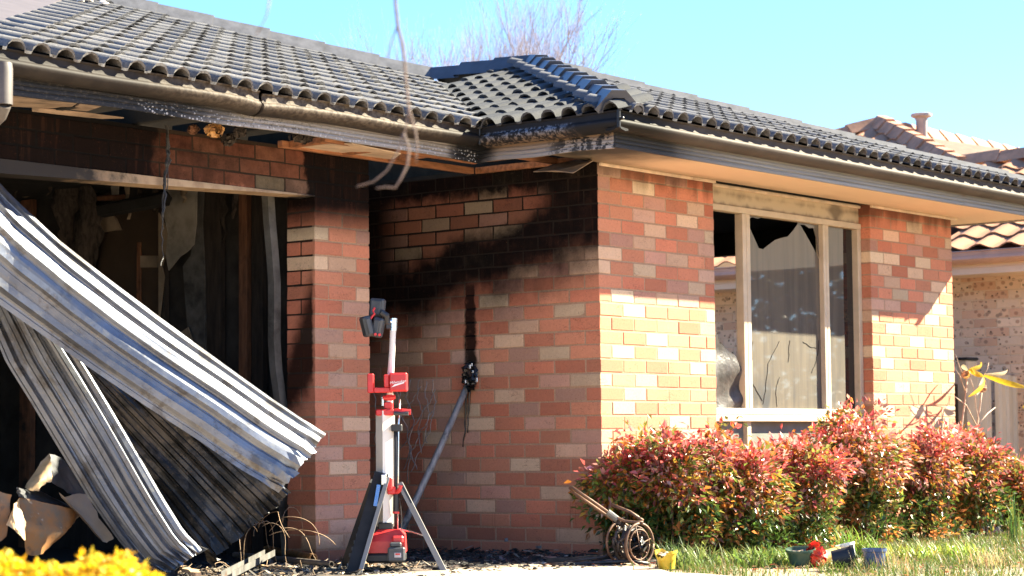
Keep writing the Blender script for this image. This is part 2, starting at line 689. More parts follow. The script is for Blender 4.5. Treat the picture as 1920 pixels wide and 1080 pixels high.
FILM = film_mat()
wf = MB()
FY0, FY1 = .076, .140
for (x0, x1) in ((1.2645, 1.313), (1.722, 1.766), (1.770, 1.815), (2.769, 2.804), (2.808, 2.843), (3.254, 3.302)):
    wf.cbox((x0, FY0, .908), (x1, FY1, 2.217), .003)
for (x0, x1) in ((1.2645, 1.313), (1.745, 1.795), (2.785, 2.828), (3.254, 3.302)):
    wf.cbox((x0, FY0 + .004, .46), (x1, FY1, .818), .003)
wf.cbox((1.2645, FY0 - .003, 2.2175), (3.302, FY1, 2.259), .003)
wf.cbox((1.2645, FY0 - .003, .866), (3.302, FY1, .9075), .003)
wf.cbox((1.2645, FY0 - .022, .8185), (3.302, FY1, .8625), .004)
wf.cbox((1.2645, FY0, .42), (3.302, FY1, .4595), .003)
window = wf.build("window", FRAME, house)
GY = .113
cen = [(1.847,0.113,2.159), (1.908,0.113,2.085), (1.977,0.113,2.001), (2.034,0.113,1.998), (2.102,0.113,2.032), (2.192,0.113,2.073), (2.276,0.113,2.092), (2.353,0.113,2.106),
       (2.422,0.113,2.151), (2.492,0.113,2.206), (2.529,0.113,2.195), (2.601,0.113,2.132), (2.677,0.113,2.064), (2.753,0.113,1.986), (2.791,0.113,1.943)]
zr = cen[-1][2]
poly = [(1.808, GY, .90)] + [(2.772, GY, .90), (2.772, GY, zr)] + [p for p in cen[::-1]] + [(1.808, GY, cen[0][2])]
g = MB().plate(poly, (0, .004, 0)).build("pane", GLASS, window)
g["label"] = "soot streaked pane with a jagged broken top edge"
MB().plate([(1.808, GY, 2.222), (2.05, GY, 2.222), (1.97, GY, 2.203), (1.90, GY, 2.209), (1.86, GY, 2.190), (1.808, GY, 2.18)], (0, .004, 0)).build("pane", GLASS, window)
MB().plate([(2.772, GY, 2.222), (2.46, GY, 2.222), (2.50, GY, 2.200), (2.58, GY, 2.205), (2.64, GY, 2.185), (2.70, GY, 2.190), (2.745, GY, 2.10), (2.772, GY, 1.98)], (0, .004, 0)).build("pane", GLASS, window)
cr = MB()
CRACKS = [[(2.221,0.111,1.376), (2.139,0.111,1.293), (2.066,0.111,1.214), (2.037,0.111,1.063), (1.994,0.111,0.937)], [(2.350,0.111,1.383), (2.342,0.111,1.302), (2.327,0.111,1.229)],
          [(2.738,0.111,1.395), (2.735,0.111,1.317), (2.689,0.111,1.235), (2.636,0.111,1.159)], [(1.852,0.111,1.093), (1.912,0.111,1.034), (1.987,0.111,0.961)],
          [(2.213,0.111,1.126), (2.162,0.111,1.048), (2.174,0.111,0.921)], [(1.876,0.111,1.362), (1.872,0.111,1.235)], [(2.523,0.111,1.381), (2.621,0.111,1.346), (2.715,0.111,1.334)]]
for ln in CRACKS:
    q = []
    for a, b in zip(ln[:-1], ln[1:]):
        a, b = V(a), V(b)
        for i in range(4):
            q.append(a.lerp(b, i / 4) + V(RND.uniform(-.006, .006), 0, RND.uniform(-.004, .004)))
    q.append(V(ln[-1]))
    cr.tube(q, .0017, 5)
c = cr.build("crack", CHARD, window)
c["kind"] = "stuff"
# right light: film on the left two thirds, dark glass beside it
MB().plate([(2.845, GY, .90), (3.10, GY, .90), (3.105, GY, 1.35), (3.10, GY, 1.7), (3.11, GY, 2.22), (2.845, GY, 2.22)], (0, .004, 0)).build("pane", GLASS, window)
DG = M("dark_glass")
DG.set(base=(.012, .012, .013), rough=.03, spec=.5)
DG = DG.m
MB().plate([(3.08, GY + .012, .90), (3.258, GY + .012, .90), (3.258, GY + .012, 2.222), (3.08, GY + .012, 2.222)], (0, .004, 0)).build("pane", DG, window)
GLOW = simple("dusty_glass", (.17, .175, .15), .5, var=.2, scale=7, spec=.3)
for (x0, x1) in ((1.31, 1.75), (1.79, 2.79), (2.82, 3.26)):
    MB().box((x0, GY, .455), (x1, GY + .004, .822)).build("pane", GLOW, window)
# melted film hanging in the left light
rows = []
top = [(1.383,0.130,1.446), (1.451,0.130,1.399), (1.520,0.130,1.352), (1.580,0.120,1.300), (1.641,0.110,1.248), (1.696,0.100,1.206), (1.747,0.100,1.171), (1.734,0.110,1.114)]
bot = [(1.353,0.120,0.908), (1.416,0.120,0.909), (1.479,0.120,0.909), (1.543,0.120,0.909), (1.607,0.120,0.910), (1.659,0.120,0.910), (1.711,0.120,0.914), (1.737,0.120,0.921)]
for i in range(13):
    t = i / 12
    rows.append([V(a).lerp(V(b), t) + V(0, .018 * math.sin(t * 7 + k * .8) * (1 - abs(2 * t - 1) ** 4) - .012 * math.sin(k * 1.9 + t * 3), .012 * math.sin(k * 2.1 + t * 9) * (1 - t)) for k, (a, b) in enumerate(zip(top, bot))])
f = MB().loft(rows).build("hanging_film", FILM, window, smooth=True)
f["label"] = "melted grey film sagging in the empty left light"
PANEL = M("fibro_panel")
px_, py_, pz_ = PANEL.pos()
pn = PANEL.noise(5, 5, .6)
pv = PANEL.noise(12, 3, .5, stretch=(1, 1, .15))
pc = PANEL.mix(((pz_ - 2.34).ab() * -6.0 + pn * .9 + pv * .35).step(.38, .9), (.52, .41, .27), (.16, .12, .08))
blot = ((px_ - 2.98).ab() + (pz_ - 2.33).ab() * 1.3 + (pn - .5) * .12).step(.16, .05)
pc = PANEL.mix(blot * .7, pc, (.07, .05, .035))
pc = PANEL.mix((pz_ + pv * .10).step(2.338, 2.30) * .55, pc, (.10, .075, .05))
PANEL.set(base=pc, rough=.8)
PANEL = PANEL.m
MB().box((1.2585, .095, 2.2595), (3.3085, .12, 2.40)).build("window_head_panel", PANEL, house)

# ================================================================== EAVES
ZT, SPT = 2.575, math.tan(rad(18.0))


def fascia_mat(name, part):
    m = M(name)
    x, y, z = m.pos()
    n1, n2, n3 = m.noise(3.5, 5, .6), m.noise(24, 4, .65, off=2), m.noise(60, 3, .6, off=4)
    st = m.noise(4.0, 4, .6, stretch=(.25, .25, 22))
    if part == 'garage':
        pale = m.mix(st.step(.3, .7), (.36, .34, .34), (.20, .18, .165))
        black = (x + (n1 - .5) * .5 + (2.44 - z) * 2.2).step(-2.35, -2.95)
        black = black.mx((x + (n1 - .5) * .25 + (2.46 - z) * .6).step(-.86, -.74)).mx(((z - 2.45 + (n1 - .5) * .06) * x.step(-1.9, -2.5)).step(0, .03) * .8)
        speck = m.voro(46).step(.36, .20) * (m.noise(14, 2, off=9) + x.step(-3.5, -3.1) * .25 - .15).step(.42, .55) * x.step(-3.45, -3.15) * z.step(2.47, 2.42)
        c = m.mix(black, pale, (.016, .016, .018))
        c = m.mix((n3.step(.55, .62)) * x.step(-1.5, -2.3) * .7, c, (.07, .06, .055))
        c = m.mix(speck, c, (.42, .42, .44))
    elif part == 'side':
        pale = m.mix(st.step(.3, .7), (.38, .35, .33), (.22, .20, .19))
        warm = m.mix(z.step(2.40, 2.47), pale, (.22, .15, .10))
        black = (y + (n1 - .5) * .2 + (z - 2.44) * .6).step(.30, .44)
        sp = n2.step(.47, .56) * (y + (n1 - .5) * .3).step(.02, -.2)
        c = m.mix(black.mx(sp * .93), warm, (.013, .013, .014))
    else:
        pale = m.mix(st.step(.3, .7), (.31, .295, .28), (.21, .20, .19))
        k = (x + (n1 - .5) * .7 + (z - 2.44) * 2.5).step(1.3, -.25)
        k2 = (x + (n1 - .5) * .3).step(.35, -.15)
        c = m.mix(k * .70, pale, (.075, .066, .060))
        c = m.mix(k2 * .93, c, (.020, .019, .019))
        rust = ((x - 3.73).ab() + (n1 - .5) * .1).step(.06, .0) * z.step(2.43, 2.48)
        c = m.mix(rust * .7, c, (.20, .10, .05))
    m.set(base=c, rough=.6, spec=.25)
    m.bump(n2, .15, .004)
    return m.m


def gutter_mat(name, part):
    m = M(name)
    x, y, z = m.pos()
    n1, n2 = m.noise(3.5, 5, .6), m.noise(38, 4, .65, off=2)
    c = m.mix(n1.step(.35, .65), (.034, .028, .024), (.020, .017, .016))
    if part == 'garage':
        burnt = (x + (n1 - .5) * .7).step(-3.5, -2.6) * (x + (n1 - .5) * .7).step(-.75, -1.5)
        c = m.mix(burnt * z.step(2.455, 2.50) * .95, c, m.mix(n2.step(.4, .6), (.12, .095, .072), (.055, .042, .032)))
        c = m.mix(x.step(-.86, -.74), c, (.015, .014, .014))
    elif part == 'side':
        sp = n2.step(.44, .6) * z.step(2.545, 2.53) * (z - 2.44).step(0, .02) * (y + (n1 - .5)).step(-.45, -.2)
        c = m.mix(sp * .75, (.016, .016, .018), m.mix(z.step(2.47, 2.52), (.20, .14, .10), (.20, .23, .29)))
    else:
        c = m.mix((x + (n1 - .5) * .4).step(.2, -.4), m.mix(n1.step(.3, .7), (.085, .070, .060), (.062, .051, .044)), (.012, .011, .010))
    m.set(base=c, rough=.62, spec=.12)
    m.bump(n2, .2 if part != 'side' else .5, .005)
    return m.m


# cross sections: (outwards from the fascia face, height)
FPROF = [(.0, 2.38), (.014, 2.381), (.014, 2.400), (.006, 2.403), (.006, 2.409), (.014, 2.412), (.014, 2.424), (.006, 2.427), (.006, 2.433), (.014, 2.436), (.014, 2.448), (.006, 2.451), (.006, 2.457),
         (.014, 2.460), (.012, 2.505), (.0, 2.505)]
GPROF = [(.016, 2.466), (.045, 2.461), (.085, 2.470), (.110, 2.486), (.122, 2.503), (.123, 2.514), (.115, 2.525), (.105, 2.529), (.102, 2.536), (.103, 2.566), (.112, 2.570), (.114, 2.575), (.108, 2.578), (.100, 2.574),
         (.099, 2.505), (.080, 2.482), (.018, 2.476)]


def sweep(prof, stations, out):
    """stations: (point on the fascia face at height 0, dz, scale z about 2.45)"""
    rings = []
    for (p, dz, k) in stations:
        p = V(p)
        o = V(out(p))
        rings.append([(p.x + o.x * a, p.y + o.y * a, 2.45 + (h - 2.45) * k + dz) for (a, h) in prof])
    return MB().loft(rings, closed=True, cap=True)


FX, FYW, FYG = -.55, -.53, .50
# bottom of the garage fascia as it sags
SAG = [(-5.3, .0), (-4.03, .004), (-3.5, .008), (-3.04, .013), (-2.6, .011), (-2.1, .014), (-1.44, .016), (-.9, .004), (-.55, 0)]


def sag(x):
    for (a, b), (c, d) in zip(SAG[:-1], SAG[1:]):
        if a <= x <= c:
            return b + (d - b) * (x - a) / (c - a)
    return 0.0


FM = {k: fascia_mat("fascia_" + k, k) for k in ("garage", "side", "front")}
GM = {k: gutter_mat("gutter_" + k, k) for k in ("garage", "side", "front")}
xs = [-5.3 + i * (4.75 / 40) for i in range(41)]
garage_f = sweep(FPROF, [((x, FYG, 0), sag(x) + .004 * math.sin(x * 5.1), 1.0) for x in xs], lambda p: (0, -1, 0)).build("fascia", FM['garage'], house)
side_f = sweep(FPROF, [((FX, FYG - .012 - i * (1.03 - .012) / 12, 0), .004 * math.sin(i * .9), 1.0) for i in range(13)], lambda p: (-1, 0, 0)).build("fascia", FM['side'], house)
front_f = sweep(FPROF, [((x, FYW, 0), 0, 1.0) for x in (FX - .012, 1.0, 2.5, 3.72)], lambda p: (0, -1, 0)).build("fascia", FM['front'], house)
front_f2 = sweep(FPROF, [((x, FYW, 0), 0.001, 1.0) for x in (3.724, 5.1)], lambda p: (0, -1, 0)).build("fascia", FM['front'], house)
sweep(FPROF, [((5.1, y, 0), 0, 1.0) for y in (-.53, 7.0)], lambda p: (1, 0, 0)).build("fascia", FM['front'], house)
gx1 = [-5.3 + i * (2.81 / 24) for i in range(25)]
gA = sweep(GPROF, [((x, FYG, 0), sag(x) * .35 - (.020 * max(0, (x + 2.75) / .26) ** 2 if x > -2.75 else 0) + .003 * math.sin(x * 4), 1.0 + (.12 * max(0, (x + 2.75) / .26) if x > -2.75 else 0)) for x in gx1], lambda p: (0, -1, 0))
gA.build("gutter", GM['garage'], house, smooth=True, auto=50)
gx2 = [-2.468 + i * ((-.662 + 2.468) / 16) for i in range(17)]
sweep(GPROF, [((x, FYG, 0), sag(x) * .3 - (.014 * max(0, (-2.3 - x) / .17) if x < -2.3 else 0) + .003 * math.sin(x * 6), 1.0) for x in gx2], lambda p: (0, -1, 0)).build("gutter", GM['garage'], house, smooth=True, auto=50)
sweep(GPROF, [((FX, y, 0), .002 * math.sin(y * 9), 1.0) for y in [FYG - .114 - i * (1.03 - .006) / 12 for i in range(13)]], lambda p: (-1, 0, 0)).build("gutter", GM['side'], house, smooth=True, auto=50)
sweep(GPROF, [((x, FYW, 0), -.006 * (x + .6) / 5.8, 1.0) for x in [FX - .112 + i * (5.1 + .2 - FX) / 8 for i in range(9)]], lambda p: (0, -1, 0)).build("gutter", GM['front'], house, smooth=True, auto=50)
sweep(GPROF, [((5.1, y, 0), -.006, 1.0) for y in (-.658, 7.0)], lambda p: (1, 0, 0)).build("gutter", GM['front'], house, smooth=True, auto=50)
# corner brackets of the gutter
BR = simple("bracket_metal", (.02, .019, .018), .35, .4, var=.5, scale=30)
for (p, q) in (((-.668, -.648), .0), ((-.662, .385), .0)):
    b = MB()
    b.cbox((p[0] - .010, p[1] - .006, 2.470), (p[0] + .012, p[1] + .014, 2.580), .005)
    b.lathe([(.0, -.03), (.008, -.027), (.010, -.02), (.010, 0)], 8, (p[0] + .0, p[1] - .004, 2.525), (0, 1, 0))
    b.build("gutter_corner", BR, house)
# gutter end pipe at far left
PIPE = simple("pipe_paint", (.085, .072, .064), .5, var=.25, scale=9, dirt=((.05, .045, .042), .55))
pl = (-4.206,0.360,2.394)
MB().lathe([(.046, 2.30), (.050, 2.302), (.050, 2.47), (.046, 2.50)], 20, (pl[0], pl[1], 0)).build("downpipe", PIPE, house, smooth=True, auto=40)
MB().tube([(pl[0], pl[1], 2.305), (pl[0], pl[1] + .03, 2.26), (pl[0], pl[1] + .12, 2.215), (pl[0], pl[1] + .24, 2.18)], .044, 16).build("downpipe", PIPE, house, smooth=True, auto=60)

# soffits
SOF = M("soffit_paint")
sx, sy, sz = SOF.pos()
sn = SOF.noise(2.5, 5, .6)
scol = SOF.mix((sx + (sn - .5) * .8).step(.55, -.35), (.73, .54, .365), (.03, .028, .026))
scol = SOF.mix(((sy + .02).ab() + (sn - .5) * .12).step(.14, .0) * .5 * (sx + (sn - .5) * 2).step(4.2, 1.5), scol, (.22, .15, .09))
SOF.set(base=scol, rough=.7)
SOF = SOF.m
MB().box((FX + .015, FYW + .002, 2.3935), (2.05, .0, 2.4045)).build("soffit_sheet", SOF, house)
MB().box((2.053, FYW + .002, 2.3935), (5.095, .0, 2.4045)).build("soffit_sheet", SOF, house)
MB().box((4.56, .003, 2.3935), (5.095, 6.0, 2.4045)).build("soffit_sheet", SOF, house)
BEAD = simple("bead_paint", (.62, .48, .34), .6, var=.2, scale=10, dirt=((.25, .17, .10), .58))
MB().cbox((.0, -.024, 2.3735), (1.26, -.002, 2.393), .004).build("bead", BEAD, house)
MB().cbox((3.30, -.024, 2.3735), (4.62, -.002, 2.393), .004).build("bead", BEAD, house)
MB().cbox((1.262, .070, 2.372), (3.300, .0945, 2.393), .004).build("bead", BEAD, house)
SOG = simple("burnt_soffit", (.30, .215, .15), .8, var=.35, scale=7, dirt=((.03, .025, .022), .50), bump=.3)
# garage soffit: far left sheets still up but lifting, one peeled down, one left near the pier
MB().plate([(-4.023,0.530,2.404), (-3.596,0.530,2.407), (-3.299,0.980,2.447), (-3.736,0.980,2.414)], (0, 0, .006)).build("soffit_sheet", SOG, house)
MB().plate([(-3.567,0.540,2.406), (-3.440,0.540,2.402), (-3.193,0.970,2.444), (-3.293,0.970,2.444)], (0, 0, .006)).build("soffit_sheet", SOG, house)
MB().plate([(-3.531,0.985,2.427), (-3.244,0.930,2.428), (-3.026,0.860,2.417), (-3.095,0.950,2.416), (-3.318,0.990,2.415), (-3.522,0.995,2.412)], (0, 0, .006)).build("soffit_sheet", SOG, house)
SOP = simple("pale_soffit", (.62, .47, .34), .8, var=.2, scale=7, dirt=((.10, .075, .055), .62))
MB().plate([(-1.642,0.970,2.416), (-1.591,0.750,2.413), (-1.593,0.560,2.398), (-1.175,0.560,2.381), (-0.799,0.970,2.418)], (0, 0, .006)).build("soffit_sheet", SOP, house)
MB().plate([(-0.280,0.284,2.332), (-0.360,0.058,2.312), (-0.360,-0.082,2.287), (-0.200,-0.110,2.373), (-0.020,0.073,2.423), (-0.020,0.320,2.408)], (0, 0, .005)).build("soffit_sheet", SOG, house)
# exposed eave timbers
RAF = simple("eave_timber", (.30, .125, .055), .8, var=.45, scale=6, stretch=(1, 6, 6), dirt=((.02, .016, .014), .55))
eb = []
for y in (.62, .96):
    eb.append(((-1.75, y, 2.402), (-.40 if y < .7 else -.03, y + .04, 2.442)))
for x in (-.46, -.035):
    eb.append(((x, -.40, 2.402), (x + .035, .60 if x < -.3 else .95, 2.442)))
for x in (-1.7, -1.25, -.85):
    eb.append(((x, .665, 2.404), (x + .04, .955, 2.444)))
for y in (.28, -.05):
    eb.append(((-.42, y, 2.404), (-.04, y + .04, 2.444)))
for (a, b) in eb:
    MB().cbox(a, b, .003).build("rafter", RAF, house)
for i, x in enumerate((-4.6, -4.0, -3.4, -2.8, -2.2, -1.6)):
    MB().cbox((x, .52, 2.43), (x + .045, 1.4, 2.52), .004).build("rafter", CHARD, house)

# ================================================================== ROOF
DECK = simple("roof_underside", (.02, .018, .017), .9)
zs = -.05


def zG(x, y): return ZT + SPT * (y - .37) + zs
def zW(x, y): return ZT + SPT * (x + .67) + zs
def zF(x, y): return ZT + SPT * (y + .67) + zs
def zR(x, y): return ZT + SPT * (5.22 - x) + zs


def face(fn, pts):
    return [(x, y, fn(x, y)) for (x, y) in pts]


rb = MB()
TH = (0, 0, -.02)
rb.plate(face(zG, [(-9, .45), (-.57, .45), (2.275, 3.315), (-2.0, 7.59), (-9, 7.59)]), TH)
rb.plate(face(zW, [(-.59, -.59), (2.275, 2.275), (2.275, 3.315), (-.57, .47)]), TH)
rb.plate(face(zF, [(-.59, -.59), (5.14, -.59), (2.275, 2.275)]), TH)
rb.plate(face(zR, [(5.14, -.59), (5.14, 7.59), (-2.0, 7.59), (2.275, 3.315), (2.275, 2.275)]), TH)
roof = rb.build("roof", DECK, house)


def tile_mat(name, src, dark=1.0):
    m = M(name)
    m.pos()
    tone_ = m.objcol() if src == 'obj' else m.attr()
    n1, n2 = m.noise(26, 5, .65), m.noise(95, 3, .6)
    c = m.mix(1.0, tone_, m.gray(n1 * .5 + .75), 'MULTIPLY')
    x, y, z = m.pos()
    up = x.step(-.45, -1.6).mx(y.step(-.35, -.5) * x.step(.2, .6))     # lichen on the long garage slope and the front slope
    lich = n2.step(.50, .62) * m.noise(9, 3, off=3).step(.38, .55)
    c = m.mix(lich * up * .5, c, (.25, .225, .215))
    c = m.mix(n2.step(.42, .34) * .5, c, (.02, .02, .021))
    m.set(base=c, rough=.85, spec=.15)
    m.bump(n1 * .6 + n2 * .6, .35, .006)
    return m.m


TILE_O, TILE_A = tile_mat("roof_tile", 'obj'), tile_mat("roof_tile_rest", 'attr')
TP = [(0, 0)]
for _c in (.075, .225):
    TP += [(_c - .056, 0), (_c - .048, .024), (_c - .028, .042), (_c, .049), (_c + .028, .042), (_c + .048, .024), (_c + .056, 0)]
    if _c < .1:
        TP.append((.150, -.003))
TP.append((.302, 0))


def tile_geo(prof=TP, L=.365, lift=.026):
    b = MB()
    n = len(prof)
    v = [(x, 0, z + lift) for x, z in prof] + [(x, L, z + .004) for x, z in prof] + [(x, .003, max(z + lift - .013, .006)) for x, z in prof]
    f = [(k, k + 1, n + k + 1, n + k) for k in range(n - 1)] + [(2 * n + k, 2 * n + k + 1, k + 1, k) for k in range(n - 1)]
    return b.add(v, f)


_tm = [None] * 3
for i in range(3):
    b = tile_geo()
    b.v = [(p[0] + RND.uniform(-.0015, .0015), p[1] + (RND.uniform(-.004, .004)), p[2] + RND.uniform(-.002, .002)) for p in b.v]
    _tm[i] = b.mesh("tile", TILE_O, smooth=True, auto=42)
cs18, sn18 = math.cos(rad(18)), math.sin(rad(18))
GAUGE, COVER = .322, .300
_tl, _tr = (-3.381,1.444,2.924), (0.190,5.171,4.135)
slopes = [
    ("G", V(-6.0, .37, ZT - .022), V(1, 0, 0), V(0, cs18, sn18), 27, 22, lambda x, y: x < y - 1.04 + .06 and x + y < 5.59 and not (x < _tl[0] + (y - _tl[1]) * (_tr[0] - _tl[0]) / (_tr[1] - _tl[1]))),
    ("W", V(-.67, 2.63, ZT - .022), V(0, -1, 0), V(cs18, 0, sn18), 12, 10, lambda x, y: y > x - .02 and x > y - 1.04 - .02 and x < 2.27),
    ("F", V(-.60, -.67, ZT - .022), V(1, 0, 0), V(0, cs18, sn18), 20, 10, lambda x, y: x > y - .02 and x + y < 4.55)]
cands = []
for (nm, o, t, u, nx, ny, ok) in slopes:
    nrm = t.cross(u)
    for i in range(ny):
        for k in range(nx):
            p = o + t * (k * COVER) + u * (i * GAUGE)
            c = p + t * .15 + u * .16
            if ok(c.x, c.y):
                dpt = (c - cam.location).dot(_d)
                q = c - cam.location
                inx = 960 + 4080 * q.dot(_r) / dpt
                iny = 540 - 4080 * q.dot(_u) / dpt
                vis = -60 < inx < 1980 and -40 < iny < 1120
                cands.append((dpt - (2 if nm == 'W' else 0) + (0 if vis else 50), nm, p, t, u, nrm, vis))
cands.sort(key=lambda q: q[0])
rt = MB()
tg = tile_geo()
for n, (dpt, nm, p, t, u, nrm, vis) in enumerate(cands):
    if not vis:
        continue
    k = RND.uniform(.8, 1.2)
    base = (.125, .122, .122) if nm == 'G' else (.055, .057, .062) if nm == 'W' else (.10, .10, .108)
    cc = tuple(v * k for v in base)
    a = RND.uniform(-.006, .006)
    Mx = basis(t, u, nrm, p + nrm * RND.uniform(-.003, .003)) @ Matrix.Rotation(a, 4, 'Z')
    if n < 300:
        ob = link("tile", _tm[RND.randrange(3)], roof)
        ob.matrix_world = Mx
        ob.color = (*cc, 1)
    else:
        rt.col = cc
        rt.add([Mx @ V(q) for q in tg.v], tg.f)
if rt.v:
    o = rt.build("tile", TILE_A, roof, smooth=True, auto=42)
    o["kind"] = "stuff"

CAPM = simple("ridge_cap_paint", (.050, .054, .066), .42, var=.25, scale=8, bump=.15, spec=.5)


def caps(p0, p1, parent, mat, step=.40, w=.13, h=.085, drop=.03, lift=.022):
    p0, p1 = V(p0), V(p1)
    d = (p1 - p0)
    n = max(1, round(d.length / step))
    d.normalize()
    side = d.cross(V(0, 0, 1)).normalized()
    up = side.cross(d).normalized()
    st = (p1 - p0).length / n
    prof = [(-w, -drop), (-w * .30, h * .96), (w * .30, h * .96), (w, -drop)]
    b = MB()
    rings = []
    for (y, l, kk) in ((0, lift, 1.06), (st + .05, 0, 1.0)):
        rings.append([side * (x * kk) + d * y + up * (z + l) for x, z in prof])
    b.loft(rings)
    b.loft([[side * (x * 1.06) + up * (z + lift) for x, z in prof], [side * (x * .86) + up * (z * .8 - .03 + lift) + d * .004 for x, z in prof]])
    me = b.mesh("ridge_cap", mat)
    for i in range(n):
        o = link("ridge_cap", me, parent)
        o.location = p0 + d * (st * i) + V(RND.uniform(-.004, .004), RND.uniform(-.004, .004), RND.uniform(-.004, .004))
        o.rotation_euler = (0, 0, rad(RND.uniform(-.6, .6)))


CAPG = simple("weathered_cap", (.10, .10, .11), .7, var=.25, scale=12, bump=.15, spec=.25)
zr_ = ZT + SPT * (2.275 + .67)
caps((-.60, -.60, ZT + .02), (2.275, 2.275, zr_ + .02), roof, CAPM)
caps((5.15, -.60, ZT - .01), (2.275, 2.275, zr_ - .01), roof, CAPG, step=.43, w=.14, h=.085, lift=.014)
caps((2.275, 3.32, zr_ + .015), (2.275, 2.30, zr_ + .015), roof, CAPM)
caps((2.275, 3.315, zr_ + .02), (-2.3, 7.89, zr_ + .02 + SPT * 4.575), roof, CAPG, step=.43, w=.14, h=.085, lift=.014)
# valley gutter between the two slopes
vg = MB()
va, vb = V(-.63, .41, ZT - .02), V(2.275, 3.315, zr_ - .02)
sd = V(1, -1, 0).normalized()
vg.loft([[p + sd * (-.13) + V(0, 0, .03), p + V(0, 0, -.008), p + sd * .13 + V(0, 0, .03)] for p in (va, vb)])
vg.build("valley_gutter", simple("valley_metal", (.035, .037, .045), .4, .6), roof)
# pale flashing laid over the missing tiles at the top of the garage slope
FL = simple("roof_sarking", (.085, .070, .068), .6, var=.12, scale=5, dirt=((.20, .16, .15), .66))
q = [(-4.629,0.098,2.487), (-3.329,1.510,2.946), (-1.783,3.127,3.471), (0.586,5.630,4.284), (5.624,11.505,6.193), (-0.029,6.314,4.506)]
MB().plate([(a, b, c_ + .012) for (a, b, c_) in q], (0, 0, -.01)).build("sarking", FL, roof)
WH = simple("mortar_chunk", (.58, .53, .48), .9, var=.2, scale=20, bump=.5)
for (a, s) in (((-0.338,4.490,3.914), .05), ((-0.491,4.247,3.835), .03), ((-0.050,4.509,3.920), .04), ((-0.225,4.476,3.909), .035)):
    b = MB().lathe([(.0, 0), (s, .005), (s * .8, s * .5), (s * .3, s * .8), (0, s * .85)], 7, (a[0], a[1], a[2] + .045))
    b.v = [(p[0] + RND.uniform(-.3, .3) * s, p[1] + RND.uniform(-.3, .3) * s, p[2] + RND.uniform(-.2, .2) * s) for p in b.v]
    b.build("mortar_chunk", WH, roof)

# ================================================================== GROUND
def ground_mat():
    m = M("ground_soil")
    x, y, z = m.pos()
    n1, n2, n3 = m.noise(3, 5, .6), m.noise(30, 4, .65), m.noise(140, 3, .6)
    c = m.mix(n2.step(.3, .7), (.36, .27, .19), (.52, .41, .30))
    c = m.mix(n3.step(.52, .62) * .5, c, (.06, .045, .03))
    c = m.mix((x * .2 + n1 - .1).step(.6, 1.2) * .25, c, (.20, .18, .07))
    m.set(base=c, rough=.95, spec=.2)
    m.bump(n2 * .6 + n3 * .6, .7, .02)
    return m.m


def drive_mat():
    m = M("driveway_concrete")
    x, y, z = m.pos()
    n1, n2, n3 = m.noise(2.2, 5, .6), m.noise(24, 4, .65), m.noise(160, 3, .6)
    c = m.mix(n2.step(.3, .7), (.40, .31, .23), (.52, .42, .32))
    c = m.mix(n3.step(.55, .62) * .35, c, (.16, .12, .09))
    ash = (y + (n1 - .5) * .9 + (n2 - .5) * .35 + (x + .9) * .12).step(-.25, .10) * (x + (n1 - .5) * .5).step(.9, .5)
    c = m.mix(ash * .93, c, m.mix(n3.step(.5, .66), (.022, .020, .019), (.085, .075, .07)))
    m.set(base=c, rough=.92, spec=.25)
    m.bump(n2 * .5 + n3 * .7, .5, .008)
    return m.m


tag(MB().box((-600, -600, -.6), (600, 600, -.012)).build("ground", ground_mat()), kind="structure")
drv = MB()
nx, ny = 36, 80
def dxr(y):
    return -.08 if y > -.2 else -.08 - .95 * min(1, (-.2 - y) / 1.0) if y > -1.2 else -1.03 + (y + 1.2) * .25


drv.loft([[(-9 + (9 + dxr(-14 + 20.5 * j / ny)) * i / nx + (.04 * math.sin(j * 1.3) if i == nx else 0), -14 + 20.5 * j / ny, .002 + .004 * math.sin(i * 1.7) * math.sin(j * 2.3)) for i in range(nx + 1)] for j in range(ny + 1)])
tag(drv.build("driveway", drive_mat()), kind="structure")
sl_ = MB()
sl_.loft([[(-.078 + .95 * i / 10, -.55 + .52 * j / 8, .0 + .006 * math.sin(i * 2.1 + j)) for i in range(11)] for j in range(9)])
tag(sl_.build("garden_bed", bpy.data.materials["ground_soil"]), kind="structure")

# ================================================================== NEIGHBOUR'S HOUSE
nb = thing("tiled_house", "neighbouring cream speckled brick house with orange tiled roof and white vent pipe", "house", (7.75, 0, 0))


def nbrick_mat(src):
    m = M("speckled_brick_" + src)
    m.pos()
    t = m.objcol()
    c = m.mix(m.noise(40, 3).step(.2, .8) * .3, t, (.58, .38, .26))
    wob = m.noise(9, 2, off=3)
    blot = (m.voro(15, stretch=(1, 1, 1.2)) + (m.noise(40, 3) - .5) * .10).step(.34, .28) * wob.step(.36, .42)
    c = m.mix(blot * .58, c, m.mix(m.noise(6, 2, off=7).step(.45, .6), (.30, .12, .065), (.13, .085, .065)))
    hole = (m.voro(19, stretch=(1, 1, 1.1)) + (m.noise(60, 2) - .5) * .06).step(.19, .14) * m.noise(11, 2, off=1).step(.32, .40)
    c = m.mix(hole * .95, c, (.03, .016, .010))
    m.set(base=c, rough=.9, spec=.2)
    m.bump(m.noise(70, 4) - hole, .6, .006)
    return m.m


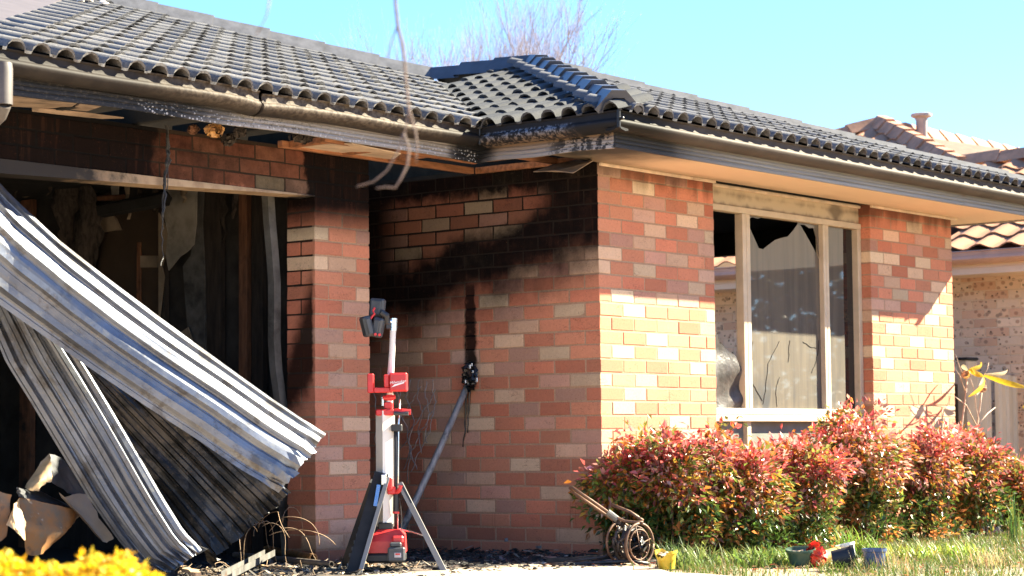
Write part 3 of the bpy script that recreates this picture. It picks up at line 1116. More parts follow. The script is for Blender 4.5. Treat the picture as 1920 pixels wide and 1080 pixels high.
NBM = nbrick_mat("a")
NBMO = simple("cream_mortar", (.66, .47, .32), .95, var=.1, scale=50)
nw = MB().box((.005, -.2, -.5), (.2, 8.0, 2.30)).build("brick_wall", NBMO, nb)
nbm = [MB().cbox((0, 0, 0), (.23, .10, .076), .004).mesh("brick", NBM) for _ in range(2)]
for j in range(0, 26):
    for q in range(0, 24):
        a = .02 + q * .24 + (.12 if j % 2 else 0)
        vis = (.65 < a < 1.95 and j > 5) or (3.55 < a < 5.0 and j > 7)
        if not vis:
            continue
        o = link("brick", nbm[RND.randrange(2)], nw)
        o.location = (RND.uniform(-.001, .001), a + .23, j * CS - .01)
        o.rotation_euler = (0, 0, -math.pi / 2)
        k = RND.uniform(.9, 1.1)
        cc = RND.choice([(.74, .50, .34), (.78, .55, .38), (.72, .46, .30), (.66, .38, .24)])
        o.color = (cc[0] * k, cc[1] * k, cc[2] * k, 1)
NPAINT = simple("cream_fascia", (.76, .53, .36), .5, var=.08, scale=4)
NGUT = simple("tan_gutter", (.58, .31, .20), .45, var=.12, scale=4)
fl = [(.0, 2.17), (-.012, 2.17), (-.012, 2.22), (-.006, 2.222), (-.006, 2.23), (-.012, 2.232), (-.012, 2.28), (.0, 2.28)]
gl = [(.0, 2.262), (-.06, 2.256), (-.10, 2.275), (-.118, 2.30), (-.112, 2.325), (-.098, 2.33), (-.098, 2.362), (-.108, 2.37), (-.100, 2.378), (-.09, 2.37), (-.09, 2.29), (0, 2.28)]
MB().loft([[(-.45 + a, y, h) for a, h in fl] for y in (0, 9.5)], closed=True, cap=True).build("fascia", NPAINT, nb)
MB().loft([[(-.45 + a, y, h) for a, h in gl] for y in (-.12, 9.5)], closed=True, cap=True).build("gutter", NGUT, nb, smooth=True, auto=45)
MB().box((-.45, 0, 2.172), (0.2, 9.5, 2.184)).build("soffit_sheet", NPAINT, nb)
n_p = math.radians(22.8)
NS = math.tan(n_p)
NDECK = simple("orange_underlay", (.14, .08, .05), .9)
ex, ez = -.50, 2.375
apx, apy = 4.25, 4.75          # apex of the hip, relative to the wall
zN = lambda x: ez + NS * (x - ex) - .05
nd = MB()
rx, ry = 2.25, 2.75            # where the hip meets the ridge of the front wing
nd.plate([(ex, -6, zN(ex)), (rx, -6, zN(rx)), (rx, ry, zN(rx)), (apx, apy, zN(apx)), (ex, 9.5, zN(ex))], (0, 0, -.03))
nd.plate([(rx, ry, zN(rx)), (rx + 6, ry - 6, zN(rx) - NS * 0 - .9), (14, 0.5, zN(rx) - .6), (14, apy, zN(apx)), (apx, apy, zN(apx))], (0, 0, -.03))
nroof = nd.build("roof", NDECK, nb)


def ntile_mat():
    m = M("orange_tile")
    m.pos()
    n1, n2 = m.noise(8, 5, .6), m.noise(60, 3)
    c = m.mix(1.0, m.objcol(), m.gray(n1 * .3 + n2 * .2 + .75), 'MULTIPLY')
    m.set(base=c, rough=.8, spec=.3)
    m.bump(n2, .3, .005)
    return m.m


NTM = ntile_mat()
NTP = [(0, 0), (.03, -.006), (.08, .0), (.12, .022), (.165, .040), (.21, .040), (.25, .022), (.285, .006), (.31, 0)]
ntm = tile_geo(NTP, .365, .026)
ntm = ntm.mesh("tile", NTM, smooth=True, auto=42)
tn, un = V(0, -1, 0), V(math.cos(n_p), 0, math.sin(n_p))
nn = tn.cross(un)
for i in range(0, 15):
    for k in range(0, 26):
        p = V(ex - .02, 7.0, ez) + tn * (k * .30) + un * (i * .325)
        c_ = p + tn * .15 + un * .16
        wx = c_ + V(7.75, 0, 0) - cam.location
        dp = wx.dot(_d)
        ix, iy = 960 + 4080 * wx.dot(_r) / dp, 540 - 4080 * wx.dot(_u) / dp
        low = 1760 < ix < 1960 and 390 < iy < 500
        win_ = 1325 < ix < 1400 and 400 < iy < 520
        upr = 1500 < ix < 1960 and iy < 345 and iy < 240 + (ix - 1500) * .30
        inside = (c_.x < rx or (c_.y - ry) > (c_.x - rx)) and c_.x < apx and (c_.y < apy or c_.y - apy < apx - c_.x)
        if not inside or not (low or win_ or upr):
            continue
        o = link("tile", ntm, nroof)
        o.matrix_local = basis(tn, un, nn, p)
        kk = RND.uniform(.85, 1.1)
        o.color = (.40 * kk, .19 * kk, .105 * kk, 1)
NCAP = simple("orange_cap", (.40, .195, .11), .85, var=.3, scale=6, bump=.3, dirt=((.12, .08, .05), .6))
zz = lambda x: ez + NS * (x - ex)
caps((rx - .1, ry - .1, zz(rx - .1) + .02), (apx, apy, zz(apx) + .02), nroof, NCAP, step=.40, w=.15, h=.10)
caps((ex + .6, apy + apx - ex - .6, zz(ex + .6)), (apx, apy, zz(apx) + .02), nroof, NCAP, step=.42, w=.15, h=.10)
caps((rx, -3.0, zz(rx) + .02), (rx, ry - .1, zz(rx) + .02), nroof, NCAP, step=.42, w=.15, h=.10)
caps((apx, apy, zz(apx) - .03), (apx + 9, apy, zz(apx) - .03), nroof, NCAP, step=.42, w=.30, h=.10, drop=.16, lift=.02)
# fine tile courses on the front slope seen edge on
ft = MB()
for i in range(12):
    t0 = i / 12
    a, b = V(rx, ry, zN(rx) + .05).lerp(V(apx, apy, zN(apx) + .05), t0), V(14, .5, zN(rx) - .55).lerp(V(14, apy, zN(apx) + .05), t0)
    a2, b2 = V(rx, ry, zN(rx) + .05).lerp(V(apx, apy, zN(apx) + .05), t0 + 1 / 12), V(14, .5, zN(rx) - .55).lerp(V(14, apy, zN(apx) + .05), t0 + 1 / 12)
    ft.quad(a + V(0, 0, .03), b + V(0, 0, .03), b2, a2)
    ft.quad(a, b, b + V(0, 0, .03), a + V(0, 0, .03))
o = ft.build("tile_course", simple("orange_course", (.30, .14, .075), .8, var=.25, scale=9, stretch=(5, 1, 1)), nroof)
o["kind"] = "stuff"
VP = simple("vent_pipe_paint", (.30, .26, .24), .5, var=.15, scale=8)
vp = (12.571,4.519,4.351)
vp = (vp[0] - 7.75, vp[1], vp[2])
b = MB().lathe([(.066, -.45), (.066, .12), (.075, .14), (.078, .155)], 20, vp)
b.lathe([(.078, .155), (.125, .175), (.128, .205), (.115, .212), (.0, .218)], 20, vp)
b.lathe([(.095, -.22), (.08, -.12), (.067, -.08)], 20, vp)
b.build("vent_pipe", VP, nb, smooth=True, auto=40)

# ================================================================== FENCE between the houses
FCOL = simple("fence_paint", (.62, .50, .37), .55, var=.12, scale=5, stretch=(1, 1, .2), bump=.05)
fy = 1.05
f0 = (6.904,1.050,1.263)
f1 = (7.797,1.050,1.279)
fence = thing("panel_fence", "beige ribbed steel fence panels in front of the speckled brick house", "fence", (f0[0], fy, 0))


def panel(x0, x1, ztop0, ztop1):
    pts, x = [], 0.0
    w = x1 - x0
    k = 0
    while x < w - .001:
        d = .0 if k % 2 else .022
        pts += [(x0 + x, -d), (min(x0 + x + .055, x1), -d)]
        x += .07
        k += 1
    zt = lambda x: ztop0 + (ztop1 - ztop0) * (x - x0) / w
    return MB().loft([[(x, y, -.1) for x, y in pts], [(x, y, zt(x)) for x, y in pts], [(x, y + .004, zt(x)) for x, y in pts], [(x, y + .004, -.1) for x, y in pts]])


wd = f1[0] - f0[0]
zf = f0[2]
panel(.0, wd * .36, zf - .01, zf - .015).build("panel", FCOL, fence)
panel(wd * .44, wd, zf + .02, zf - .02).build("panel", FCOL, fence)
MB().cbox((wd * .365, -.012, -.1), (wd * .375, .03, zf), .002).build("panel_edge", CHARD, fence)
POST = simple("post_paint", (.52, .40, .28), .6, var=.12, scale=7)
g0 = (6.603,0.950,1.366)
MB().cbox((g0[0] - f0[0] - .10, -.16, -.1), (g0[0] - f0[0] + .10, -.06, g0[2]), .01).build("post", POST, fence)
MB().cbox((g0[0] - f0[0] - .11, -.17, g0[2]), (g0[0] - f0[0] + .11, -.05, g0[2] + .025), .008).build("post_cap", CHARD, fence)
MB().box((-1.6, .03, -.1), (-.0, .06, zf - .1)).build("panel", simple("dark_fence", (.06, .05, .045), .7), fence)

# ================================================================== TREES
BARK = simple("pale_bark", (.27, .215, .22), .9, var=.3, scale=30, bump=.4)


def branch(b, p, d, r, L, depth, rnd, spread=.55, upb=.25, taper=.62, sides=5, kids=(2, 4)):
    """recursive limb; b collects the tubes"""
    n = 5
    pts, rs = [V(p)], [r]
    d = V(d).normalized()
    for i in range(n):
        d = (d + V(rnd.uniform(-.16, .16), rnd.uniform(-.16, .16), rnd.uniform(-.08, .16) * (1 + upb))).normalized()
        pts.append(pts[-1] + d * (L / n))
        rs.append(r * (1 - (1 - taper) * (i + 1) / n))
    b.tube(pts, rs, sides, cap=(depth == 0))
    if depth == 0:
        return
    for _ in range(rnd.randint(*kids)):
        i = rnd.randint(2, n)
        a = rnd.uniform(0, 6.283)
        o = d.orthogonal().normalized()
        o = (Matrix.Rotation(a, 3, d) @ o)
        nd_ = (d + o * rnd.uniform(.5, 1.0) * spread * 1.6 + V(0, 0, upb)).normalized()
        branch(b, pts[i], nd_, rs[i] * rnd.uniform(.55, .75), L * rnd.uniform(.55, .85), depth - 1, rnd, spread, upb, taper, max(3, sides - 1), kids)
    branch(b, pts[-1], d, rs[-1], L * .75, depth - 1, rnd, spread, upb, taper, max(3, sides - 1), kids)


def bare_tree(loc, h, seed, label, depth=6, kids=(3, 4)):
    t = thing("bare_tree", label, "tree", loc, 0, "bare trees behind the roof")
    rnd = random.Random(seed)
    b = MB()
    b.tube([(0, 0, -.2), (.02, 0, h * .12), (.0, .03, h * .25), (.05, .0, h * .38)], [h * .028, h * .022, h * .018, h * .012], 9)
    b.build("trunk", BARK, t, smooth=True)
    b = MB()
    for k in range(7):
        a = k * .9 + rnd.uniform(-.3, .3)
        branch(b, (0, 0, h * (.22 + .025 * k)), (math.cos(a) * .5, math.sin(a) * .5, 1.0), h * .0066, h * .25, depth - 1, rnd, .5, .36, .6, 4, kids)
    o = b.build("crown", BARK, t, smooth=True)
    return t


ta = (12.006,10.394,0.895)
tb = (14.489,13.699,0.930)
bare_tree((ta[0], ta[1], -.1), 6.3, 4, "bare leafless tree standing behind the dark roof, its twigs widest above the hip")
bare_tree((tb[0], tb[1], -.1), 6.4, 9, "smaller bare tree behind the roof valley, just beside the hanging twig")

def leaf_mat_(name):
    m = M(name)
    m.set(base=m.attr(), rough=.6, spec=.2)
    return m.m


STEMB = simple("dark_bark", (.08, .06, .045), .9)
# street tree in the front yard: out of view, one twig hangs into the picture; also mirrored in the window
yard = thing("yard_tree", "bare front yard tree whose thin twig hangs before the roof", "tree", (-6.2, -8.6, 0))
b = MB().tube([(0, 0, -.2), (.05, .1, 1.2), (.0, .2, 2.4), (-.1, .4, 3.4)], [.16, .13, .11, .09], 10)
b.build("trunk", BARK, yard, smooth=True)
o3 = V(6.2, 8.6, 0)
rnd = random.Random(5)
b = MB()
for k in range(5):
    a = k * 1.3 + 3.6
    branch(b, (0, .2, 2.3 + k * .25), (math.cos(a) * .9, math.sin(a) * .9, .9), .05, 1.5, 3, rnd, .5, .2)
DT = 5.2
tw = [(-6.782,-4.435,1.961), (-6.772,-4.432,1.833), (-6.769,-4.427,1.757), (-6.762,-4.429,1.693), (-6.751,-4.437,1.636), (-6.743,-4.438,1.553), (-6.736,-4.440,1.496), (-6.729,-4.445,1.462)]
b.tube([V(-.05, .35, 3.2) , V(-.3, 1.6, 3.6), V(tw[0]) + o3 + V(0, -.5, .35), V(tw[0]) + o3], [.05, .03, .014, .007], 6)
b.build("crown", BARK, yard, smooth=True)
TWIG = simple("twig_bark", (.17, .12, .095), .8, var=.35, scale=60)
t = MB()
P3 = lambda q: V(q) + o3
t.tube([P3(q) for q in tw], [.0050, .0046, .0042, .0046, .0040, .0034, .0036, .0032], 6)
SUBT = [[(-6.736,-4.440,1.496), (-6.724,-4.449,1.445), (-6.719,-4.451,1.407), (-6.719,-4.446,1.369)], [(-6.736,-4.440,1.496), (-6.737,-4.435,1.471), (-6.739,-4.430,1.445), (-6.742,-4.424,1.429)],
        [(-6.741,-4.427,1.439), (-6.731,-4.435,1.401), (-6.732,-4.430,1.363), (-6.740,-4.416,1.331), (-6.747,-4.404,1.310), (-6.763,-4.386,1.312), (-6.776,-4.369,1.309)],
        [(-6.742,-4.425,1.437), (-6.748,-4.413,1.395), (-6.762,-4.391,1.351), (-6.781,-4.365,1.325), (-6.806,-4.332,1.313)], [(-6.762,-4.430,1.700), (-6.770,-4.417,1.662), (-6.774,-4.406,1.617)]]
for i, q in enumerate(SUBT):
    n = len(q)
    r0 = [.0033, .0029, .0036, .0028, .0022][i]
    t.tube([P3(p) for p in q], [r0 * (1 - .45 * k / (n - 1)) for k in range(n)], 6)
t.tube([P3((-7.378,-4.617,1.638)), P3((-7.380,-4.611,1.604)), P3((-7.392,-4.592,1.565))], [.002, .0016, .001], 4)
t.tube([P3((-7.378,-4.617,1.638)), P3((-7.378,-4.633,1.773)), P3(tw[0])], [.002, .003, .004], 4)
t.build("hanging_twig", TWIG, yard, smooth=True)
# tree across the verge that the window mirrors
mt = thing("verge_tree", "bare verge tree mirrored in the sooty window pane", "tree", (9.5, -7.5, 0))
b = MB().tube([(0, 0, -.2), (.05, .1, 1.0), (.0, .1, 2.0)], [.20, .17, .15], 9)
b.build("trunk", BARK, mt, smooth=True)
b = MB()
rnd = random.Random(8)
for k in range(6):
    a = k * 1.05
    branch(b, (0, .1, 1.2 + k * .15), (math.cos(a) * .9, math.sin(a) * .9, .7), .08, 1.8, 3, rnd, .5, .15)
b.build("crown", BARK, mt, smooth=True)

# unseen evergreens added across the street so the window mirrors something dark
EVG = leaf_mat_("evergreen_leaf")
re_ = random.Random(77)
for k, (x, y, h, w) in enumerate(((15.5, -14.5, 7.6, 2.9), (18.5, -12.0, 8.2, 3.1), (21.0, -9.0, 7.8, 3.0), (12.5, -17.0, 7.0, 2.9))):
    t = thing("unseen_evergreen", ("unseen evergreen added to darken the reflection, the one straight opposite the window", "tallest unseen evergreen, added to be mirrored dark in the pane", "unseen evergreen added to darken the reflection, nearest the neighbouring house", "shortest unseen evergreen, added to darken the window reflection")[k], "tree", (x, y, 0), 0, "unseen evergreens added for the window reflection")
    MB().tube([(0, 0, -.2), (0, 0, h * .3), (0, 0, h * .8)], [.16, .13, .05], 8).build("trunk", STEMB, t)
    b = MB()
    for i in range(5200):
        z = h * (.06 + .94 * re_.random())
        r = w * (1 - (z / h) ** 1.6) ** .7 * (re_.random() ** .4) + .1
        a = re_.uniform(0, 6.283)
        c = V(math.cos(a) * r, math.sin(a) * r, z)
        d = V(re_.gauss(0, 1), re_.gauss(0, 1), re_.gauss(0, .6)).normalized()
        n = V(re_.gauss(0, 1), re_.gauss(0, 1), re_.gauss(0, 1)).normalized()
        s_ = d.cross(n).normalized()
        L_ = re_.uniform(.16, .34)
        g_ = re_.uniform(.6, 1.3)
        b.col = (.035 * g_, .06 * g_, .022 * g_)
        b.add([c - s_ * L_ * .3, c + d * L_, c + s_ * L_ * .3, c - d * L_ * .4], [(0, 1, 2, 3)])
    b.build("crown", EVG, t)

# ================================================================== BURNT GARAGE, INSIDE
TIMB = simple("charred_timber", (.024, .017, .013), .9, var=.6, scale=9, stretch=(3, 3, .6), dirt=((.05, .025, .014), .64), bump=.5)
TIMO = simple("scorched_timber", (.15, .065, .032), .85, var=.5, scale=9, stretch=(3, 3, .5), dirt=((.02, .016, .013), .52), bump=.4)
BOARD = simple("scorched_board", (.24, .185, .13), .9, var=.35, scale=4, dirt=((.03, .026, .022), .60), bump=.3)
PLAS = simple("grey_plasterboard", (.25, .23, .20), .9, var=.35, scale=6, dirt=((.04, .036, .032), .56), bump=.4)
DOORB = simple("brown_door", (.050, .032, .020), .7, var=.25, scale=3)
WX = -1.0


def wall_poly(name, pts, mat, dx, th=.012):
    """a board fixed to the right garage wall, dx in front of it"""
    return MB().plate([(p[0] - dx, p[1], p[2]) for p in pts], (-th, 0, 0)).build(name, mat, house)


for (a, b, mt_, w) in (((-1.000,2.014,2.322), (-1.000,2.005,0.942), TIMO, .035), ((-1.000,1.885,2.312), (-1.000,1.849,0.939), TIMB, .05), ((-1.000,2.306,2.363), (-1.000,2.290,0.947), TIMB, .09), ((-1.000,2.769,2.453), (-1.000,2.766,1.371), TIMB, .03),
                    ((-1.000,3.585,2.631), (-1.000,3.575,1.184), TIMB, .10), ((-1.000,4.151,2.644), (-1.000,4.147,2.234), TIMO, .06)):
    MB().cbox((WX - .05, a[1] - w, .0), (WX - .002, a[1] + w, 2.4), .004).build("stud", mt_, house)
wall_poly("plasterboard", [(-1.000,2.723,2.397), (-1.000,2.405,2.354), (-1.000,2.409,2.113), (-1.000,2.434,1.977), (-1.000,2.499,1.936), (-1.000,2.569,1.909), (-1.000,2.630,1.861), (-1.000,2.675,1.825), (-1.000,2.701,1.924), (-1.000,2.681,2.062), (-1.000,2.722,2.205)], PLAS, .06)
wall_poly("plasterboard", [(-1.000,2.400,2.346), (-1.000,2.350,2.339), (-1.000,2.365,2.110), (-1.000,2.340,1.765), (-1.000,2.329,1.185), (-1.000,2.468,1.189), (-1.000,2.503,1.465), (-1.000,2.529,1.707), (-1.000,2.544,1.845), (-1.000,2.469,1.910)], simple("dark_plaster", (.075, .072, .068), .9, var=.5, scale=7, dirt=((.02, .02, .02), .52), bump=.5), .055)
wall_poly("plasterboard", [(-1.000,2.773,2.208), (-1.000,2.696,2.098), (-1.000,2.691,1.958), (-1.000,2.742,1.857), (-1.000,2.721,1.786), (-1.000,2.771,1.475)], BOARD, .058)
wall_poly("inner_door", [(-1.000,3.429,2.256), (-1.000,2.794,2.238), (-1.000,2.791,1.094), (-1.000,3.422,1.109)], DOORB, .008)
wall_poly("board", [(-1.000,2.980,1.941), (-1.000,2.814,1.931), (-1.000,2.813,1.854), (-1.000,2.979,1.863)], BOARD, .03)
wall_poly("board", [(-1.000,3.012,2.031), (-1.000,2.980,2.029), (-1.000,2.977,1.168), (-1.000,3.018,1.170)], TIMO, .03)
wall_poly("torn_lining", [(-1.000,3.407,2.219), (-1.000,3.299,2.257), (-1.000,3.224,2.205), (-1.000,3.170,2.123), (-1.000,3.245,2.125), (-1.000,3.336,2.120), (-1.000,3.412,2.143)], BOARD, .03)
wall_poly("torn_lining", [(-1.000,4.301,2.507), (-1.000,4.207,2.522), (-1.000,4.091,2.483), (-1.000,4.000,2.557), (-1.000,3.932,2.558), (-1.000,4.011,2.439), (-1.000,4.148,2.413), (-1.000,4.265,2.437)], BOARD, .05)
wall_poly("torn_lining", [(-1.000,3.263,2.477), (-1.000,3.177,2.470), (-1.000,3.182,2.352), (-1.000,3.235,2.328)], PLAS, .05)
wall_poly("torn_lining", [(-1.000,2.629,1.366), (-1.000,2.448,1.445), (-1.000,2.409,1.358), (-1.000,2.379,1.255), (-1.000,2.438,1.308), (-1.000,2.528,1.328)], BOARD, .10)
for (a, b, w, mt_) in (((-1.300,3.066,2.224), (-1.300,2.441,2.256), .05, CHARD), ((-1.200,3.210,2.324), (-1.200,2.962,2.312), .02, TIMO), ((-1.500,3.971,2.456), (-1.500,3.200,2.487), .05, CHARD)):
    MB().tube([a, b], w, 5).build("fallen_batten", mt_, house)
# charred insulation hanging between the studs
INS = simple("charred_insulation", (.045, .034, .027), .98, var=.7, scale=22, stretch=(2, 2, .5), dirt=((.14, .08, .045), .66), bump=.8)
ia, ib = (-1.120,3.634,2.533), (-1.120,3.306,2.506)
rows = []
for i in range(26):
    t = i / 25
    rows.append([V(ia).lerp(V(ib), k / 9) + V(-.06 * math.sin(k * .9 + t * 5) - .05 * RND.random(), .05 * math.sin(t * 8 + k), -t * (.95 + .16 * math.sin(k * 2.2))) for k in range(10)])
MB().loft(rows).build("insulation", INS, house, smooth=True)
# charred scraps hanging from the ceiling line
for k_, (px_a, L_h) in enumerate((((-1.300,3.944,2.569), .30), ((-1.300,3.596,2.525), .22), ((-1.200,2.921,2.441), .34), ((-1.150,2.864,2.427), .20), ((-1.120,2.743,2.413), .26), ((-1.100,2.496,2.370), .18), ((-1.060,2.169,2.323), .40), ((-1.060,2.072,2.308), .25))):
    r_ = []
    for i in range(9):
        u_ = i / 8
        wd_ = .05 * (1 - u_ * .8) * RND.uniform(.6, 1.3)
        c_ = V(px_a) + V(RND.uniform(-.012, .012), RND.uniform(-.02, .02), .06 - L_h * u_)
        r_.append([c_ + V(0, -wd_, 0), c_ + V(-.02 * RND.random(), 0, 0), c_ + V(0, wd_, 0)])
    MB().loft(r_).build("charred_strip", (TIMB, INS, BOARD)[k_ % 3], house)
# roller door guide, half off the pier
STEEL = simple("dull_steel", (.13, .125, .115), .6, .3, var=.35, scale=9, dirt=((.05, .045, .04), .55))
ga, gb = (-1.535,1.270,2.169), (-1.436,1.270,0.910)
gb2 = V(ga).lerp(V(gb), 1.9)
rings = []
for i in range(15):
    p = V(ga).lerp(gb2, i / 14) + V(.012 * math.sin(i * .9), .008 * math.sin(i * 1.4), 0)
    rings.append([p + V(x, y, 0) for x, y in ((-.028, 0), (.028, 0), (.028, .05), (.020, .05), (.020, .008), (-.020, .008), (-.020, .05), (-.028, .05))])
MB().loft(rings, closed=True, cap=True).build("door_guide", STEEL, house)
tag(MB().box((-7.0, 1.1, -.01), (-.98, 6.6, .006)).build("garage_floor", CHARD), kind="structure")
# things hanging under the eave
GOLD = M("gold_insulation")
gn = GOLD.noise(30, 4, .6)
GOLD.set(base=GOLD.mix(gn.step(.35, .65), (.62, .33, .10), (.30, .14, .05)), rough=.6)
GOLD.bump(gn, .8, .02)
GOLD = GOLD.m


def lump(p, s, seed, mat, name, parent, label=None, sq=(1, 1, .8)):
    rr = random.Random(seed)
    b = MB()
    for k in range(46):
        a, e = rr.uniform(0, 6.28), math.asin(rr.uniform(-1, 1))
        n = V(math.cos(a) * math.cos(e), math.sin(a) * math.cos(e), math.sin(e))
        c = V(p) + V(n.x * sq[0], n.y * sq[1], n.z * sq[2]) * s * rr.uniform(.55, .9)
        t = (n.orthogonal().normalized() * rr.uniform(-1, 1) + n.cross(n.orthogonal()).normalized() * rr.uniform(-1, 1)).normalized()
        q = n.cross(t)
        w, l = s * rr.uniform(.18, .34), s * rr.uniform(.3, .55)
        b.add([c - t * l - q * w, c + t * l - q * w * .6 + n * w * .6, c + t * l * .8 + q * w, c - t * l * .7 + q * w * .8 + n * w * .5], [(0, 1, 2, 3)])
    o = b.build(name, mat, parent)
    if label:
        o["label"] = label
    return o


lump((-2.602,0.620,2.374), .052, 3, GOLD, "insulation", house, "golden crumpled insulation poking out under the eave", (1.2, .8, .75))
lump((-2.590,0.800,2.398), .035, 4, TIMO, "insulation", house)
lump((-2.288,0.750,2.414), .04, 5, INS, "insulation", house)
lump((-1.809,0.750,2.431), .05, 6, INS, "insulation", house, None, (1.8, .8, .6))
lump((-2.225,0.900,2.390), .045, 7, INS, "insulation", house)
# melted cable hanging over the beam
CAB = simple("melted_cable", (.03, .028, .027), .5, var=.6, scale=60, dirt=((.26, .23, .20), .60), bump=.6)
cb = MB()
base = [(-2.620,0.970,2.435), (-2.621,0.965,2.318), (-2.633,0.960,2.243), (-2.649,0.950,2.153), (-2.657,0.950,2.051), (-2.668,0.950,1.949), (-2.671,0.950,1.833), (-2.675,0.950,1.717), (-2.690,0.950,1.644)]
for s in range(4):
    pts = []
    for i, q in enumerate(base[: (9, 7, 6, 5)[s]]):
        pts.append(V(q) + V(RND.uniform(-.018, .018), RND.uniform(-.012, .012), 0) * (1 if i > 1 else .4) * (.5 if i > 6 else 1))
    sm = []
    for a_, b_ in zip(pts[:-1], pts[1:]):
        for k in range(4):
            sm.append(a_.lerp(b_, k / 4) + V(RND.uniform(-.005, .005), RND.uniform(-.004, .004), 0))
    cb.tube(sm, [RND.uniform(.003, .0075) * (1 if i < len(sm) * .6 else .6) for i in range(len(sm))], 6)
cb.build("hanging_cable", CAB, house)

# ================================================================== FALLEN ROLLER DOOR
def galv(name, tint=1.0, burn=.5):
    m = M(name)
    x, y, z = m.pos()
    n1, n2, n3 = m.noise(4, 5, .6), m.noise(22, 5, .7), m.noise(70, 3, .6)
    c = m.mix(n1.step(.3, .7), (.19 * tint, .205 * tint, .24 * tint), (.115 * tint, .125 * tint, .15 * tint))
    c = m.mix(n2.step(burn + .04, burn + .12) * .45, c, (.24 * tint, .235 * tint, .22 * tint))
    c = m.mix((m.noise(6, 5, .7, off=5)).step(burn + .02, burn + .14) * .8, c, (.085, .08, .08))
    c = m.mix((n3.step(.6, .7)) * .25, c, (.32, .22, .14))
    m.set(base=c, rough=n2.step(.2, .8) * .18 + .38, metal=.82)
    m.bump(n2, .10, .01)
    return m.m


GALV, GALV_SHADE = galv("galvanised_sheet"), galv("shaded_galvanised", .16, .42)  # second sheet darkened: shade inside the fold put into the colour
door = thing("roller_door", "fallen galvanised roller door, buckled into folded ribbed sheets across the garage opening", "garage door", (-2.6, .45, 0))
DO = V(door.location)


def resample(pts, n):
    pts = [V(p) for p in pts]
    d = [0]
    for a, b in zip(pts[:-1], pts[1:]):
        d.append(d[-1] + (b - a).length)
    out = []
    for i in range(n):
        t = d[-1] * i / (n - 1)
        k = max(j for j in range(len(d)) if d[j] <= t + 1e-9)
        k = min(k, len(pts) - 2)
        out.append(pts[k].lerp(pts[k + 1], (t - d[k]) / max(d[k + 1] - d[k], 1e-9)))
    return out


def ribbed(top, bot, ribs, amp, nl=26, bulge=0.0, face=None, wav=.006, seed=1, jag=0.0, curl=0.0):
    """corrugated sheet: ribs run from the first to the last pair of edge points"""
    rr = random.Random(seed)
    T, B = resample(top, nl), resample(bot, nl)
    prof = []
    for r in range(ribs):
        for (u, h) in ((0, 0), (.16, 0), (.24, 1), (.52, 1), (.60, .0), (.66, -.35), (.74, -.35), (.80, 0)):
            prof.append(((r + u) / ribs, h))
    prof.append((1, 0))
    ph = [rr.uniform(0, 6) for _ in range(len(prof))]
    rings = []
    for i in range(nl):
        a, b = T[i], B[i]
        w = b - a
        l = (T[min(i + 1, nl - 1)] - T[max(i - 1, 0)]).normalized()
        n = w.cross(l).normalized()
        if n.dot(V(-.77, -.62, .2)) < 0:
            n = -n
        e = i / (nl - 1)
        ring = []
        for (u, h), f in zip(prof, ph):
            k = amp * (h + .0)
            dent = wav * math.sin(e * 7 + f * .35) + wav * .8 * math.sin(e * 15 + u * 5)
            p = a + w * u + n * (k + dent + bulge * math.sin(math.pi * u))
            if jag and i >= nl - 2:
                p += l * rr.uniform(-jag, jag * .4) + n * rr.uniform(-jag, jag) * .5
            ring.append(p - DO)
        if curl:
            c0 = ring[-1]
            wd_ = w.normalized()
            for k in range(1, 7):
                a_ = math.pi * k / 6
                ring.append(c0 + wd_ * math.sin(a_) * curl + n * (math.cos(a_) - 1) * curl)
        rings.append(ring)
    return MB().loft(rings)


A_t = [(-4.244,1.030,2.489), (-3.748,0.960,2.016), (-3.506,0.840,1.768), (-3.275,0.700,1.556), (-3.048,0.550,1.354), (-2.816,0.400,1.155), (-2.570,0.260,0.951), (-2.293,0.120,0.746)]
A_b = [(-4.349,0.870,1.657), (-3.859,0.810,1.394), (-3.604,0.670,1.197), (-3.426,0.540,1.038), (-3.250,0.410,0.885), (-3.048,0.270,0.726), (-2.877,0.140,0.573), (-2.709,0.020,0.449)]
ribbed(A_t, A_b, 5, .018, 40, .09, seed=2, jag=.02, wav=.004).build("door_sheet", GALV, door)
B_t = [(-3.843,1.220,1.771), (-3.610,1.080,1.124), (-3.508,1.020,0.934), (-3.379,0.940,0.681), (-3.249,0.860,0.426), (-3.122,0.780,0.213), (-3.030,0.720,0.082), (-2.945,0.660,0.020)]
B_b = [(-3.629,0.980,1.607), (-3.312,0.840,1.096), (-3.201,0.770,0.878), (-3.095,0.690,0.647), (-2.991,0.610,0.413), (-2.906,0.550,0.245), (-2.862,0.530,0.194), (-2.826,0.500,0.144)]
ribbed(B_t, B_b, 4, .017, 34, .015, seed=5, jag=.018, curl=.02, wav=.004).build("door_sheet", GALV, door)
C_t = [(-3.205,1.120,1.470), (-2.832,1.000,1.196), (-2.496,0.740,0.809), (-2.241,0.400,0.435)]
C_b = [(-3.349,1.200,1.245), (-2.985,1.120,0.828), (-2.659,0.980,0.426), (-2.466,0.780,0.075)]
cs_ = ribbed(C_t, C_b, 6, .010, 30, -.03, seed=9, jag=.012, wav=.006).build("door_sheet", GALV_SHADE, door)
cs_["label"] = "inner fold of the fallen roller door, its shade put into a dark colour"
